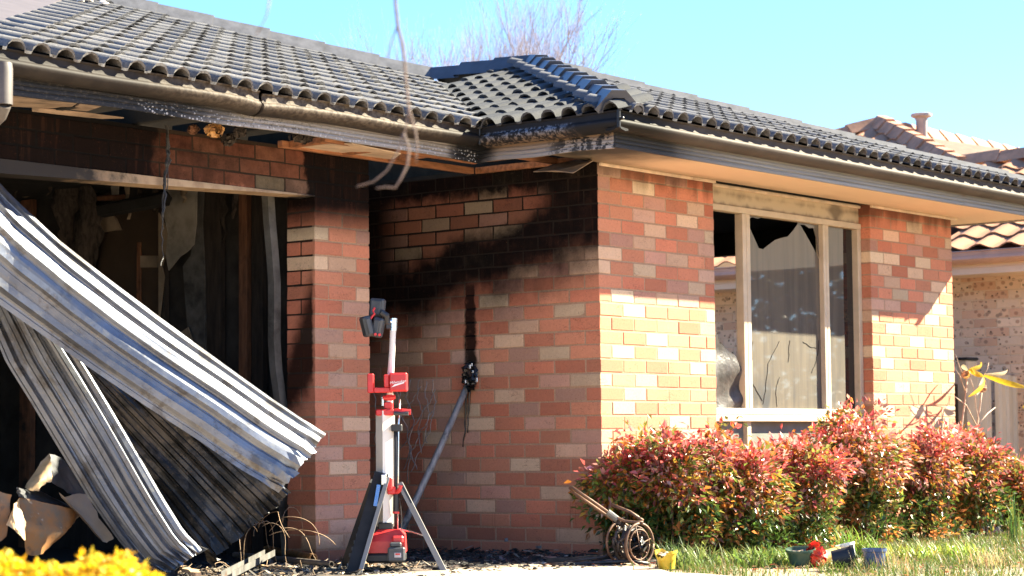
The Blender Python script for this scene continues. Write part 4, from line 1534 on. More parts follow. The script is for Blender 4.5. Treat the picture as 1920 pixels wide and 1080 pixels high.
# frayed lip at the torn end of the rolled sheet
lp = MB()
rr = random.Random(3)
ends = [(-2.945,0.660,0.031), (-2.888,0.650,0.105), (-2.862,0.570,0.166), (-2.825,0.530,0.187), (-2.735,0.550,0.144), (-2.647,0.620,0.088)]
ring0, ring1 = [], []
for q in resample(ends, 16):
    q = q - DO
    ring0.append(q + V(rr.uniform(-.01, .01), 0, rr.uniform(-.01, .01)))
    ring1.append(q + V(.045, -.03, -.03) + V(rr.uniform(-.02, .02), rr.uniform(-.015, .015), rr.uniform(-.02, .02)))
lp.loft([ring0, ring1]).build("torn_lip", GALV_SHADE, door)

# ================================================================== BENT RUSTY SHEETS at the left
def rust_mat():
    m = M("rusty_sheet")
    n1, n2 = m.noise(7, 5, .65), m.noise(30, 4, .6)
    c = m.mix(n1.step(.3, .62), (.16, .125, .085), (.30, .135, .045))
    c = m.mix(n2.step(.62, .72) * .6, c, (.45, .38, .30))
    c = m.mix(m.noise(12, 4, off=4).step(.60, .7) * .7, c, (.05, .045, .04))
    m.set(base=c, rough=.6, metal=.15)
    m.bump(n2, .25, .006)
    return m.m


RUST = rust_mat()
TANS = simple("sunlit_tan_sheet", (.50, .33, .17), .6, var=.3, scale=9, dirt=((.62, .50, .36), .58), bump=.2)  # tan flaps and edges, sunlight painted in as a paler tone
DKS = simple("blackened_sheet", (.06, .062, .068), .5, .3, var=.5, scale=7, dirt=((.20, .16, .12), .62))


def sheet_thing(name, label, parts, group=None):
    o = V(parts[0][1][0][0]) * 1.0
    o.z = 0
    t = thing(name, label, "scrap sheet", o, 0, group)
    for (nm, rows_, mat, bend) in parts:
        rings = []
        n = 9
        R2 = [resample(r, n) for r in rows_]
        m = 9
        for i in range(m):
            u = i / (m - 1) * (len(R2) - 1)
            k = min(int(u), len(R2) - 2)
            rings.append([R2[k][j].lerp(R2[k + 1][j], u - k) - o + V(0, bend * math.sin(math.pi * j / (n - 1)), 0) + V(RND.uniform(-.004, .004), RND.uniform(-.006, .006), RND.uniform(-.004, .004)) for j in range(n)])
        MB().loft(rings).build(nm, mat, t, smooth=True)
    return t


G = "twisted scrap sheets in the garage opening"
sheet_thing("bent_sheet", "orange rusted drum shaped sheet with a torn bright edge, low in the garage opening", [
    ("drum_face", [[(-3.568,1.020,0.441), (-3.144,1.120,0.368), (-3.017,1.200,0.338)], [(-3.592,0.950,0.303), (-3.314,1.020,0.251), (-3.119,1.150,0.283)], [(-3.541,1.000,0.153), (-3.490,1.000,0.146), (-3.352,1.100,0.164)]], RUST, -.04),
    ("torn_edge", [[(-3.580,1.000,0.444), (-3.602,0.980,0.410), (-3.590,0.940,0.330), (-3.593,0.940,0.229)], [(-3.634,0.970,0.411), (-3.669,0.950,0.359), (-3.664,0.930,0.306), (-3.617,0.930,0.238)], [(-3.693,0.960,0.307), (-3.698,0.950,0.305), (-3.671,0.930,0.288), (-3.631,0.930,0.252)]], TANS, 0),
    ("drum_top", [[(-3.588,1.020,0.492), (-3.251,1.250,0.467), (-2.949,1.400,0.387)], [(-3.584,1.000,0.442), (-3.319,1.100,0.409), (-3.071,1.200,0.365)]], DKS, 0)], G)
sheet_thing("bent_sheet", "upright pale flap of curled sheet metal above the orange drum sheet", [
    ("flap", [[(-3.471,1.100,0.489), (-3.383,1.100,0.586), (-3.311,1.100,0.659)], [(-3.478,1.040,0.471), (-3.405,1.030,0.554), (-3.340,1.050,0.613)], [(-3.462,1.000,0.474), (-3.394,1.000,0.513), (-3.354,1.020,0.517)]], TANS, .02),
    ("dark_side", [[(-3.307,1.100,0.659), (-3.182,1.150,0.638), (-3.025,1.200,0.504), (-2.970,1.200,0.432)], [(-3.349,1.030,0.512), (-3.232,1.100,0.481), (-3.102,1.150,0.428), (-3.066,1.150,0.413)]], DKS, 0)], G)
sheet_thing("bent_sheet", "brown smooth sheet with two torn points, half under the fallen door", [
    ("sheet", [[(-3.276,1.060,0.463), (-3.259,1.050,0.427), (-3.210,1.050,0.440), (-3.175,1.050,0.444), (-3.054,1.100,0.449)], [(-3.174,1.020,0.343), (-3.139,1.020,0.314), (-3.024,1.050,0.323)], [(-3.048,1.000,0.208), (-2.993,1.000,0.189), (-2.957,1.000,0.210)]], simple("brown_sheet", (.26, .20, .15), .55, var=.2, scale=5), .03)], G)
sheet_thing("bent_sheet", "rust brown curled sheet at the very edge beside the drum sheet", [
    ("sheet", [[(-3.763,1.050,0.520), (-3.703,1.000,0.490), (-3.630,1.000,0.456)], [(-3.800,1.000,0.376), (-3.725,0.970,0.348), (-3.643,1.000,0.371)], [(-3.799,1.000,0.218), (-3.701,1.000,0.187), (-3.662,1.000,0.252)]], RUST, .05)], G)

# ================================================================== TOWER LIGHT
tl = (-1.600,0.292,0.000)
TLOC = V(tl)
TROT = math.atan2(_r.y, _r.x)
tower = thing("tower_light", "red and white battery tower light on a grey tripod in front of the brick pier", "work light", TLOC, TROT)
S_ = 1 / 349.0


def L(px, py, y=0.0):
    return V((px - 728) * S_, y, (1068 - py) * S_)


RED = simple("red_plastic", (.62, .035, .035), .38, var=.12, scale=14, spec=.5)
BLK = simple("black_plastic", (.022, .023, .026), .45, var=.3, scale=14)
GRY = simple("grey_plastic", (.055, .06, .066), .5, var=.2, scale=14)
ALU = simple("leg_aluminium", (.20, .195, .185), .5, .1, var=.08, scale=12)
WHT = simple("mast_enamel", (.74, .70, .64), .35, var=.06, scale=9)
SIL = simple("chrome", (.75, .75, .76), .2, .95, var=.08, scale=20)


def bar(b, p, q, w, d, side=V(0, 1, 0)):
    """box section bar from p to q: width w across, depth d along side"""
    p, q = V(p), V(q)
    z = (q - p) / 2
    x = z.cross(side).normalized()
    y = z.normalized().cross(x)
    return b.obox((p + q) / 2, x * (w / 2), y * (d / 2), z)


mast = MB()
a45 = Matrix.Rotation(rad(32), 3, 'Z')
for (w, z0, z1) in ((.078, L(0, 985).z, L(0, 762).z),):
    mast.obox((-.012, 0, (z0 + z1) / 2), a45 @ V(w / 2, 0, 0), a45 @ V(0, w / 2, 0), (0, 0, (z1 - z0) / 2))
mast.build("mast", WHT, tower)
MB().tube([L(731, 765), L(734, 700), L(738, 640), L(740, 600)], [.020, .019, .017, .017], 14).build("upper_mast", WHT, tower, smooth=True, auto=40)
MB().tube([L(740, 606), L(741, 582)], .021, 14).tube([L(741, 590), L(735, 588)], .02, 10).build("mast_head", SIL, tower, smooth=True, auto=40)
# storage bracket: hook at the left, branded box at the right
y0 = -.05
hk = MB()
hk.cbox(L(691, 727, y0 - .03), L(703, 690, y0 + .05), .004)
hk.cbox(L(703.5, 727, y0 - .03), L(738, 717, y0 + .05), .004)
hk.cbox(L(723, 716.5, y0 - .03), L(733, 692, y0 + .05), .004)
hk.build("hook", RED, tower)
bx = MB().cbox(L(734, 725, y0 - .045), L(768, 689, y0 + .055), .006).build("bracket_box", RED, tower)
MB().cbox(L(735.5, 722, y0 - .050), L(766.5, 692, y0 - .046), .002).build("box_face", simple("red_panel", (.55, .03, .03), .3, var=.05), bx)
fc = bpy.data.curves.new("logo", 'FONT')
fc.body = "Milwaukee"
fc.size = .021
fc.shear = .35
fc.extrude = .0004
fc.align_x = 'CENTER'
fo = bpy.data.objects.new("logo_text", fc)
COL.objects.link(fo)
bpy.context.view_layer.update()
lm = bpy.data.meshes.new_from_object(fo.evaluated_get(bpy.context.evaluated_depsgraph_get()))
bpy.data.objects.remove(fo)
LOGO = simple("logo_white", (.85, .82, .80), .5, var=.02)
lm.materials.clear()
lm.materials.append(LOGO)
lo = link("lettering", lm, bx)
lo.matrix_local = Matrix.Translation(L(750.5, 709, y0 - .0515)) @ Matrix.Rotation(rad(90), 4, 'X') @ Matrix.Rotation(rad(8), 4, 'Z')
MB().plate([L(738, 717, y0 - .0512), L(762, 709.5, y0 - .0512), L(763, 707, y0 - .0512), L(744, 711.5, y0 - .0512)], (0, .001, 0)).build("lettering", LOGO, bx)
# collar and carry handle
cl = MB()
cl.cbox(L(722, 758, -.03), L(739, 745, .03), .005).cbox(L(724, 742, -.028), L(740, 731, .028), .005).tube([L(720, 737, -.02), L(744, 735, -.02)], .012, 8)
cl.build("collar", RED, tower)
MB().tube([L(719, 752, -.02), L(719, 735, -.02)], .009, 8).tube([L(731, 731), L(732, 725)], .016, 8).build("collar_bolt", SIL, tower)
hd = MB()
hd.cbox(L(706, 771, -.05), L(742, 759, .04), .006)
hd.tube([L(738, 764, -.03), L(758, 764, -.05), L(774, 765, -.05)], [.018, .017, .016], 10)
hd.build("carry_handle", RED, tower)
MB().tube([L(742, 767, -.052), L(770, 768, -.068)], .011, 8).build("grip", GRY, tower)
# side pole with clamp and grip
MB().tube([L(745, 800, -.03), L(744, 992, -.03)], .0085, 10).tube([L(741, 790, -.01), L(740, 990, -.01)], .007, 8).build("side_pole", BLK, tower, smooth=True)
MB().tube([L(753, 740, -.02), L(750, 790, -.03), L(749, 880, -.035), L(747, 1000, -.035)], .0045, 8).build("lift_rod", SIL, tower, smooth=True)
MB().cbox(L(736, 802, -.05), L(757, 788, .02), .005).build("rod_guide", BLK, tower)
rc = MB()
rc.cbox(L(727, 916, -.06), L(738, 891, .03), .005).cbox(L(728, 923, -.05), L(744, 908, .03), .005)
rc.tube([L(742, 924, -.03), L(752, 914, -.045), L(754, 906, -.045)], [.012, .013, .012], 10)
rc.build("clamp", RED, tower)
MB().tube([L(744.5, 923, -.035), L(744, 957, -.035)], [.0165, .0175], 12).build("grip", BLK, tower, smooth=True, auto=50)
MB().tube([L(744, 956, -.035), L(744, 960, -.035)], .0185, 12).build("grip_ring", RED, tower)
# base with battery
bs = MB()
rings = []
for (x0, x1, yy0, yy1, z) in ((690, 763, -.13, .10, 1034), (691, 762, -.13, .10, 1012), (700, 761, -.10, .09, 1000), (710, 752, -.07, .07, 990)):
    p, q = L(x0, z), L(x1, z)
    rings.append([(p.x, yy0, p.z), (q.x, yy0, q.z), (q.x, yy1, q.z), (p.x, yy1, p.z)])
bs.loft(rings, closed=True, cap=True)
bs.cbox(L(738, 1016, -.15), L(761, 1001, -.08), .01)
base_ = bs.build("base", RED, tower)
MB().cbox(L(687, 1053, -.135), L(762, 1034.5, .11), .012).build("base_foot", BLK, tower)
MB().cbox(L(710, 991, -.06), L(739, 977, .06), .006).build("base_collar", BLK, tower)
MB().cbox(L(733, 1003, -.06), L(753, 991, .0), .004).build("brace_block", SIL, tower)
bt = MB().cbox(L(731, 1049, -.215), L(764, 1022, -.138), .008).cbox(L(735, 1021.5, -.20), L(757, 1013, -.138), .006)
bat = bt.build("battery", GRY, tower)
MB().cbox(L(744, 1041, -.2185), L(757, 1032, -.2155), .001).build("battery_label", simple("battery_sticker", (.55, .50, .50), .5), bat)
MB().cbox(L(746, 1036.2, -.2200), L(755, 1033, -.2188), .0005).build("battery_badge", RED, bat)
# legs
lg = MB()
ft_, tp_ = L(664, 1084, -.30), L(717, 884, -.06)
bar(lg, tp_, ft_, .078, .05)
leg1 = lg.build("leg", simple("leg_black", (.022, .022, .023), .6, var=.25, scale=8, spec=.2), tower)
n_ = V(0, -.03, 0)
e1 = MB()
bar(e1, tp_ + V(.036, -.03, -.02), ft_ + V(.036, -.034, .0), .022, .03)
e1.build("leg_edge", ALU, leg1)
MB().cbox(L(717, 905, -.12), L(728, 884, -.03), .004).build("leg_hinge", SIL, leg1)
e2 = MB()
bar(e2, L(713, 905, -.12), L(707, 945, -.17), .02, .02)
e2.build("leg_catch", SIL, leg1)
lg = MB()
bar(lg, L(752, 902, -.02), L(840, 1075, -.12), .030, .045)
leg2 = lg.build("leg", ALU, tower)
lg = MB()
bar(lg, L(756, 905, -.046), L(777, 945, -.066), .010, .004)
lg.build("leg_slot", BLK, leg2)
lg = MB()
bar(lg, L(829, 1062, -.09), L(840, 1077, -.10), .030, .05)
lg.build("leg_foot", BLK, leg2)
lg = MB()
bar(lg, L(702, 900, .05), L(641, 1062, .22), .055, .06)
leg3 = lg.build("leg", BLK, tower)
lg = MB()
for k in range(11):
    t = .08 + k * .08
    p = L(702, 900, .05).lerp(L(641, 1062, .22), t) + V(.016, -.033, 0)
    lg.cbox(p - V(.018, .004, .011), p + V(.018, .004, .011), .002)
o = lg.build("leg_rib", GRY, leg3)
o["kind"] = "stuff"
MB().tube([L(750, 990, -.03), L(775, 995, -.05), L(801, 1003, -.075)], .0045, 6).build("brace_wire", SIL, tower)
MB().tube([L(752, 930, -.03), L(755, 970, -.02), L(754, 1000, -.02)], .003, 6).build("cable", BLK, tower)
# lamp heads folded against each other
def head(c, w, h, d, tilt, yaw_):
    Mx = Matrix.Translation(c) @ Matrix.Rotation(yaw_, 4, 'Z') @ Matrix.Rotation(tilt, 4, 'Y')
    b = MB().cbox((-w / 2, -d / 2, -h / 2), (w / 2, d / 2, h / 2), .010)
    b.cbox((-w / 2 + .012, -d / 2 - .008, -h / 2 + .012), (w / 2 - .012, -d / 2 + .001, h / 2 - .012), .004)
    for k in range(4):
        b.cbox((-w / 2 + .01, d / 2 - .001, -h / 2 + .02 + k * .022), (w / 2 - .01, d / 2 + .014, -h / 2 + .03 + k * .022), .002)
    b.v = [tuple(Mx @ V(p)) for p in b.v]
    return b.build("lamp_head", GRY, tower)


head(L(709, 561, .02), .085, .105, .05, rad(6), rad(-15))
head(L(690, 598, -.04), .052, .115, .07, rad(-14), rad(25))
head(L(711, 600, -.02), .060, .110, .06, rad(14), rad(-20))
MB().tube([L(716, 570, -.03), L(727, 577, -.02), L(728, 590, -.01), L(738, 593, 0)], [.018, .02, .018, .016], 10).cbox(L(726, 603, -.02), L(736, 583, .02), .004).build("lamp_arm", BLK, tower)
MB().tube([L(705, 562, -.04), L(702, 568, -.045), L(705, 574, -.05), L(700, 579, -.055), L(698, 584, -.06)], .006, 8).build("lamp_strap", RED, tower)
for q in ((706, 614), (714, 615)):
    MB().tube([L(q[0], q[1], -.055), L(q[0] + 1, q[1], -.07)], .008, 10).build("lamp_knob", RED, tower)

# ================================================================== CLIMBING MESH, POLE, DEBRIS BY THE PORCH WALL
WIRE = simple("sooty_wire", (.30, .28, .27), .5, .5, var=.4, scale=40)
m0 = (-0.160,1.530,0.359)
ms = thing("wire_mesh", "crumpled diamond wire mesh leaning on the brick wall behind the tower light", "wire mesh", (m0[0], m0[1], 0))
MO = V(m0[0], m0[1], 0)
wires = [[(-0.100,1.509,1.105), (-0.140,1.530,0.940), (-0.100,1.488,0.802), (-0.120,1.435,0.631), (-0.100,1.491,0.443)], [(-0.100,1.440,1.103), (-0.130,1.469,0.990), (-0.100,1.415,0.835), (-0.120,1.453,0.699), (-0.100,1.399,0.528)],
         [(-0.100,1.376,1.101), (-0.100,1.404,0.989), (-0.120,1.324,0.902), (-0.100,1.392,0.784), (-0.120,1.344,0.631)], [(-0.100,1.312,1.090), (-0.130,1.305,0.987), (-0.100,1.287,0.885), (-0.120,1.311,0.783), (-0.100,1.311,0.698)],
         [(-0.100,1.249,1.098), (-0.100,1.268,1.020), (-0.080,1.250,0.952), (-0.100,1.278,0.851), (-0.100,1.288,0.759)], [(-0.160,1.720,1.047), (-0.140,1.702,0.874), (-0.120,1.745,0.701), (-0.100,1.722,0.528), (-0.100,1.742,0.355)],
         [(-0.160,1.645,1.011), (-0.140,1.628,0.838), (-0.120,1.675,0.666), (-0.100,1.648,0.494)], [(-0.160,1.534,1.060), (-0.120,1.516,0.888), (-0.120,1.563,0.683), (-0.100,1.546,0.460)],
         [(-0.090,1.240,1.037), (-0.100,1.314,0.936), (-0.120,1.411,0.801), (-0.100,1.535,0.665), (-0.100,1.591,0.562)], [(-0.090,1.269,0.902), (-0.100,1.338,0.800), (-0.120,1.426,0.648), (-0.100,1.513,0.528)],
         [(-0.090,1.367,1.057), (-0.100,1.450,0.956), (-0.120,1.525,0.837), (-0.100,1.614,0.700)], [(-0.090,1.297,0.766), (-0.100,1.371,0.647), (-0.120,1.436,0.512)]]
for w_ in wires:
    pts = []
    for a, b in zip(w_[:-1], w_[1:]):
        a, b = V(a), V(b)
        for k in range(5):
            pts.append(a.lerp(b, k / 5) - MO + V(RND.uniform(-.006, .006), RND.uniform(-.008, .008), .01 * math.sin(k * 1.3)))
    pts.append(V(w_[-1]) - MO)
    MB().tube(pts, .0032, 5).build("wire", WIRE, ms, smooth=True)

po = (-0.420,1.230,0.186)
pole = thing("burnt_pole", "grey sooty pole leaning on the brick wall, its upper end a charred melted lump", "pole", (po[0], po[1], 0))
PO = V(po[0], po[1], 0)
PM = simple("sooty_pole", (.28, .265, .255), .5, .1, var=.4, scale=14, stretch=(2, 2, .6), dirt=((.03, .028, .026), .52))
pa, pb = V((-0.420,1.230,0.186)), V((-0.050,1.016,1.053))
MB().tube([(pa - (pb - pa) * .16) - PO, pa - PO, pa.lerp(pb, .5) + V(0, 0, -.015) - PO, pb - PO], [.022, .022, .021, .020], 12).build("shaft", PM, pole, smooth=True)
lmp = lump(V((-0.055,0.993,1.113)) - PO, .085, 21, simple("melted_tar", (.014, .013, .013), .3, var=.4, scale=30, spec=.6), "charred_head", pole, None, (.4, .5, 1.25))
SH = simple("bright_metal", (.55, .55, .56), .25, .8, var=.2, scale=40)
for (q, s) in (((-0.100,0.955,1.172), .012), ((-0.110,0.891,1.086), .013), ((-0.110,0.983,1.078), .010), ((-0.110,0.921,1.140), .008), ((-0.090,0.946,1.185), .009)):
    q = V(q) - PO
    MB().cbox(q - V(s * .5, s, s), q + V(s * .5, s * .7, s * 1.3), s * .25).build("metal_bit", SH, pole)
TAR = bpy.data.materials["melted_tar"]
for ln in ([(-0.018,1.052,1.034), (-0.016,1.060,0.882), (-0.016,1.065,0.780), (-0.018,1.082,0.669)], [(-0.018,1.025,1.040), (-0.016,1.033,0.898), (-0.016,1.043,0.757)]):
    pts = []
    for a, b in zip(ln[:-1], ln[1:]):
        for k in range(5):
            pts.append(V(a).lerp(V(b), k / 5) - PO + V(0, RND.uniform(-.004, .004), 0))
    pts.append(V(ln[-1]) - PO)
    MB().tube(pts, [.0075 - .004 * k / len(pts) + RND.uniform(-.0015, .0015) for k in range(len(pts))], 6).build("tar_drip", TAR, pole, smooth=True)

# ------------------------------------------------------------------ ash and debris
ASH = M("ash_debris")
an = ASH.noise(18, 3)
ASH.set(base=ASH.mix(an.step(.3, .7), ASH.attr(), ASH.mix(.5, ASH.attr(), (.03, .028, .027))), rough=.75)
ASH = ASH.m
deb = MB()
rr = random.Random(44)


def flake(c, s, flat=.5, col=None, elong=1.0):
    n = rr.randint(4, 6)
    tx = rr.uniform(-flat, flat)
    ty = rr.uniform(-flat, flat)
    ro = rr.uniform(0, 6.28)
    pts = []
    for k in range(n):
        a = 6.283 * k / n + rr.uniform(-.3, .3)
        r = s * rr.uniform(.6, 1.1)
        x, y = r * math.cos(a) * elong, r * math.sin(a)
        x, y = x * math.cos(ro) - y * math.sin(ro), x * math.sin(ro) + y * math.cos(ro)
        pts.append((c[0] + x, c[1] + y, c[2] + x * tx + y * ty + s * .25))
    deb.col = col
    deb.plate(pts, (0, 0, -s * rr.uniform(.12, .4)))


for i in range(6500):
    u = rr.random()
    if u < .55:
        x, y = rr.uniform(-2.1, .05), rr.gauss(.75, .55)
    elif u < .8:
        x, y = rr.uniform(-3.2, -1.0), rr.uniform(.3, 1.6)
    else:
        x, y = rr.gauss(-.4, .5), rr.gauss(-.25, .3)
    if x > -.02 and y > -.03:
        continue
    if y < -.55 + .2 * math.sin(x * 3) or (PX < x < -.97 and 1.0 < y < 1.23) or y > 2.3:
        continue
    if y < .05 and rr.random() < .5:
        continue
    h = max(0, .035 - .03 * abs(x + .02) / .6) * (1 if y > 0 else .2)
    q = rr.random()
    col = (.012, .011, .011) if q < .70 else (.03, .028, .027) if q < .90 else (.11, .105, .105) if q < .965 else (.26, .21, .17) if q < .99 else (.5, .47, .44)
    k = rr.uniform(.7, 1.3)
    flake((x, y, .004 + h * rr.random()), rr.choice([.004, .006, .008, .011, .016]) * (1.3 if q > .84 else 1), .45, tuple(v * k for v in col), rr.choice([1, 1, 1.8, 3.0]))
for i in range(1200):      # straw and chips in the sun in front of the pier
    x, y = rr.uniform(-3.0, -1.2), rr.uniform(.2, 1.25)
    c = rr.choice([(.36, .26, .16), (.28, .19, .12), (.45, .36, .26), (.07, .06, .05), (.14, .10, .07)])
    flake((x, y, .006), rr.uniform(.006, .014), .6, c, rr.choice([1, 2, 4, 6]))
db = deb.build("ash_debris", ASH)
tag(db, kind="stuff")
# boards and strips one can pick out of the ash
CB = simple("charred_board", (.03, .027, .025), .8, var=.5, scale=12, stretch=(1, 1, 1), dirt=((.16, .145, .14), .6), bump=.4)
GB = simple("ashen_board", (.17, .165, .17), .75, var=.3, scale=12, dirt=((.04, .036, .034), .56), bump=.3)
TB = simple("tan_stick", (.42, .28, .16), .8, var=.3, scale=20)
GRPB = "burnt boards lying in the ash by the porch wall"


def stick(name, label, p, q, w, h, mat, cat="board", lift=.02, group=GRPB):
    p, q = V(p), V(q)
    t = V(p.x, p.y, 0)
    b = MB()
    n = 6
    rings = []
    ax = (q - p).normalized()
    sd_ = ax.cross(V(0, 0, 1)).normalized()
    for i in range(n + 1):
        c = p.lerp(q, i / n) - t + V(0, 0, lift + .004 * math.sin(i * 2.1))
        ww = w * (1 - .25 * (i in (0, n))) * rr.uniform(.85, 1.1)
        rings.append([c - sd_ * ww + V(0, 0, -h), c + sd_ * ww + V(0, 0, -h), c + sd_ * ww + V(0, 0, h), c - sd_ * ww + V(0, 0, h)])
    b.loft(rings, closed=True, cap=True)
    o = b.build(name, mat)
    o.location = t
    return tag(o, label, cat, group)


stick("charred_board", "long grey burnt board flat against the foot of the brick wall", (0.507,1.271,0.030), (0.002,0.473,0.030), .035, .008, GB, lift=.02)
stick("charred_board", "small square ash grey chip leaning at the wall foot beside the long board", (0.204,0.938,0.030), (0.005,0.733,0.050), .03, .01, GB, lift=.04)
stick("charred_board", "pale ash strip between the tower light and the green weed", (0.154,1.475,0.030), (0.500,1.601,0.030), .02, .006, GB)
stick("charred_board", "short white ash strip under the pale strip near the tripod", (0.444,1.868,0.030), (0.194,1.551,0.030), .022, .006, GB)
stick("charred_board", "black charred batten running from the ash towards the hose reel", (-0.750,-0.156,0.000), (-0.500,-0.445,0.020), .016, .012, CB, lift=.02)
stick("charred_board", "pale wavy strip on the ash before the black batten", (-0.300,0.297,0.000), (-0.567,-0.150,0.000), .006, .004, simple("wavy_strip", (.36, .31, .27), .6), lift=.02)
stick("timber_stick", "tan timber stick lying in the sun left of the tripod", (-1.978,0.945,0.000), (-2.022,0.630,0.000), .010, .006, TB, "stick", group="sticks in front of the pier")
stick("timber_stick", "tan timber chip beside the black tripod leg", (-1.039,1.022,0.000), (-1.669,0.412,0.000), .030, .012, TB, "stick", group="sticks in front of the pier")
stick("timber_stick", "pale broken batten at the foot of the torn roller door", (-2.784,0.674,0.030), (-3.025,0.286,0.020), .022, .010, TB, "stick", .03, group="sticks in front of the pier")
stick("timber_stick", "thin straw coloured splinter close to the pier foot", (-1.764,0.575,0.000), (-1.315,0.833,0.000), .008, .005, TB, "stick", group="sticks in front of the pier")
# two pipes and a slotted channel
PR = simple("rusty_pipe", (.30, .16, .065), .55, .35, var=.35, scale=16, dirt=((.08, .05, .035), .58))
PG = simple("grey_pipe", (.20, .17, .145), .5, .4, var=.35, scale=16, dirt=((.34, .27, .20), .6))


def pipe(label, p, q, r, mat):
    p, q = V(p), V(q)
    o = V(p.x, p.y, 0)
    ax = (q - p).normalized()
    t = thing("metal_pipe", label, "pipe", o, 0, "metal pipes lying in front of the pier")
    L_ = (q - p).length
    MB().lathe([(r * .78, L_ - .10), (r * .78, L_), (r, L_), (r, 0), (r * .78, 0), (r * .78, .1)], 18, p - o, ax).build("tube", mat, t, smooth=True, auto=40)
    MB().lathe([(r * 1.05, L_ * .55), (r * 1.12, L_ * .56), (r * 1.12, L_ * .60), (r * 1.05, L_ * .61)], 18, p - o, ax).build("collar", mat, t, smooth=True, auto=40)
    MB().lathe([(r * .76, L_ * .3), (0, L_ * .3)], 12, p - o, ax).build("bore", CHARD, t)


pipe("short rust orange pipe pointing its open end away from the fallen door", (-1.179,1.670,0.060), (-1.607,0.858,0.050), .024, PR)
pipe("longer grey pipe lying under the rust orange pipe", (-1.446,1.671,0.040), (-1.768,0.563,0.030), .017, PG)
c0, c1 = V((-2.830,0.287,0.020)), V((-1.842,0.973,0.070))
ch = thing("slotted_channel", "bent grey steel channel with slots lying at the end of the roller door", "metal channel", (c0.x, c0.y, 0))
CO = V(c0.x, c0.y, 0)
ax = (c1 - c0).normalized()
sd_ = ax.cross(V(0, 0, 1)).normalized()
upv = sd_.cross(ax)
b = MB()
prof = [(-.03, .0), (-.03, .035), (-.027, .035), (-.027, .003), (.027, .003), (.027, .035), (.03, .035), (.03, .0)]
b.loft([[c0.lerp(c1, t_) - CO + sd_ * x + upv * z for x, z in prof] for t_ in (0, .5, 1)], closed=True, cap=True)
b.v = [(p[0], p[1], p[2]) for p in b.v]
b.build("channel", STEEL, ch)
for k in range(3):
    p = c0.lerp(c1, .3 + k * .24) - CO - sd_ * .0305 + upv * .018
    MB().obox(p, ax * .03, upv * .006, sd_ * .0015).build("slot", CHARD, ch)
# sprung wires
WR = simple("rusty_wire", (.26, .17, .10), .6, .3, var=.4, scale=40)
wc = thing("wire_coil", "loose tangle of thin rusty wire springing out behind the fallen door", "wire", (-0.745,1.976,0.000))
WO = V(wc.location)
for k in range(12):
    ctr = V((-1.796,0.980,0.194)) + V(rr.uniform(-.14, .10), rr.uniform(-.08, .04), rr.uniform(-.14, .06))
    p = ctr - WO
    hd_ = V(rr.uniform(-1, 1), rr.uniform(-.5, .3), rr.uniform(.2, 1.2)).normalized()
    pts = [V(p)]
    wx_, wz_ = rr.uniform(-.28, .28), rr.uniform(-.30, -.08)
    for i in range(18):
        hd_ = (hd_ + V(wx_ * math.sin(i * .4 + k), rr.uniform(-.10, .10), wz_ + rr.uniform(-.12, .12) + (.5 if pts[-1].z < .03 else 0))).normalized()
        pts.append(pts[-1] + hd_ * .024)
        pts[-1].z = max(pts[-1].z, .006)
    MB().tube(pts, .0022, 5).build("wire", WR, wc, smooth=True)

# ------------------------------------------------------------------ burnt hose reel
hr = thing("hose_reel", "rusted burnt hose reel cart with a long handle beside the wall corner", "hose reel", (-0.508,-0.581,0.000), TROT)
HO = V(hr.location)
RF = simple("rusted_frame", (.15, .080, .048), .55, .35, var=.4, scale=16, dirt=((.05, .035, .03), .55), bump=.2)
CR = simple("charred_hose", (.035, .028, .026), .5, var=.5, scale=30, dirt=((.16, .09, .05), .6), bump=.3)
H = 1 / 330.0


def hp(px, py, y=0.0):
    return V((px - 1185) * H, y, (1058 - py) * H)


axd = V(.72, -.69, 0).normalized()
ctr_f, ctr_b = hp(1198, 1020, -.09), hp(1164, 1017, .08)


def ring(b, c, r, t, n=26):
    xx = V(-axd.y, axd.x, 0)
    pts = [c + xx * (r * math.cos(6.2832 * k / n)) + V(0, 0, r * math.sin(6.2832 * k / n)) for k in range(n + 1)]
    b.tube(pts, t, 7)
    return b


ring(MB(), ctr_f, .118, .0085).build("rim", RF, hr, smooth=True)
ring(MB(), ctr_b, .112, .008).build("rim", RF, hr, smooth=True)
ring(ring(MB(), ctr_f, .085, .004), ctr_f + axd * -.02, .10, .004).build("inner_ring", RF, hr, smooth=True)
xx = V(-axd.y, axd.x, 0)
for c in (ctr_f, ctr_b):
    for k in range(2):
        a = k * math.pi / 2 + .3
        e = xx * math.cos(a) * .115 + V(0, 0, math.sin(a) * .115)
        MB().tube([c - e, c + e], .0032, 6).build("spoke", RF, hr, smooth=True)
for k in range(9):
    a = k * 6.283 / 9
    e = xx * math.cos(a) * .075 + V(0, 0, math.sin(a) * .075)
    MB().tube([ctr_b + e, ctr_f + e * 1.05], .0055, 6).build("drum_bar", RF, hr, smooth=True)
hs = MB()
for s in range(5):
    pts = []
    c = ctr_b.lerp(ctr_f, .2 + .15 * s)
    for k in range(18):
        a = 6.283 * k / 17 + s
        r = .088 + .012 * math.sin(k * 1.7 + s) - (.03 if 6 < k < 10 and s % 2 else 0)
        pts.append(c + xx * r * math.cos(a) + V(0, 0, r * math.sin(a)) + axd * .01 * math.sin(k))
    hs.tube(pts, .011, 6)
hs.build("hose", CR, hr, smooth=True)
lump(ctr_f + V(-.01, .03, -.01), .06, 31, TAR, "melted_hub", hr, None, (.6, .6, 1.0))
h1 = [hp(1072, 912, -.06), hp(1110, 938, -.05), hp(1152, 968, -.05), hp(1172, 977, -.06), hp(1193, 979, -.08), hp(1205, 979, -.09)]
MB().tube(h1, .0085, 9).build("handle", RF, hr, smooth=True)
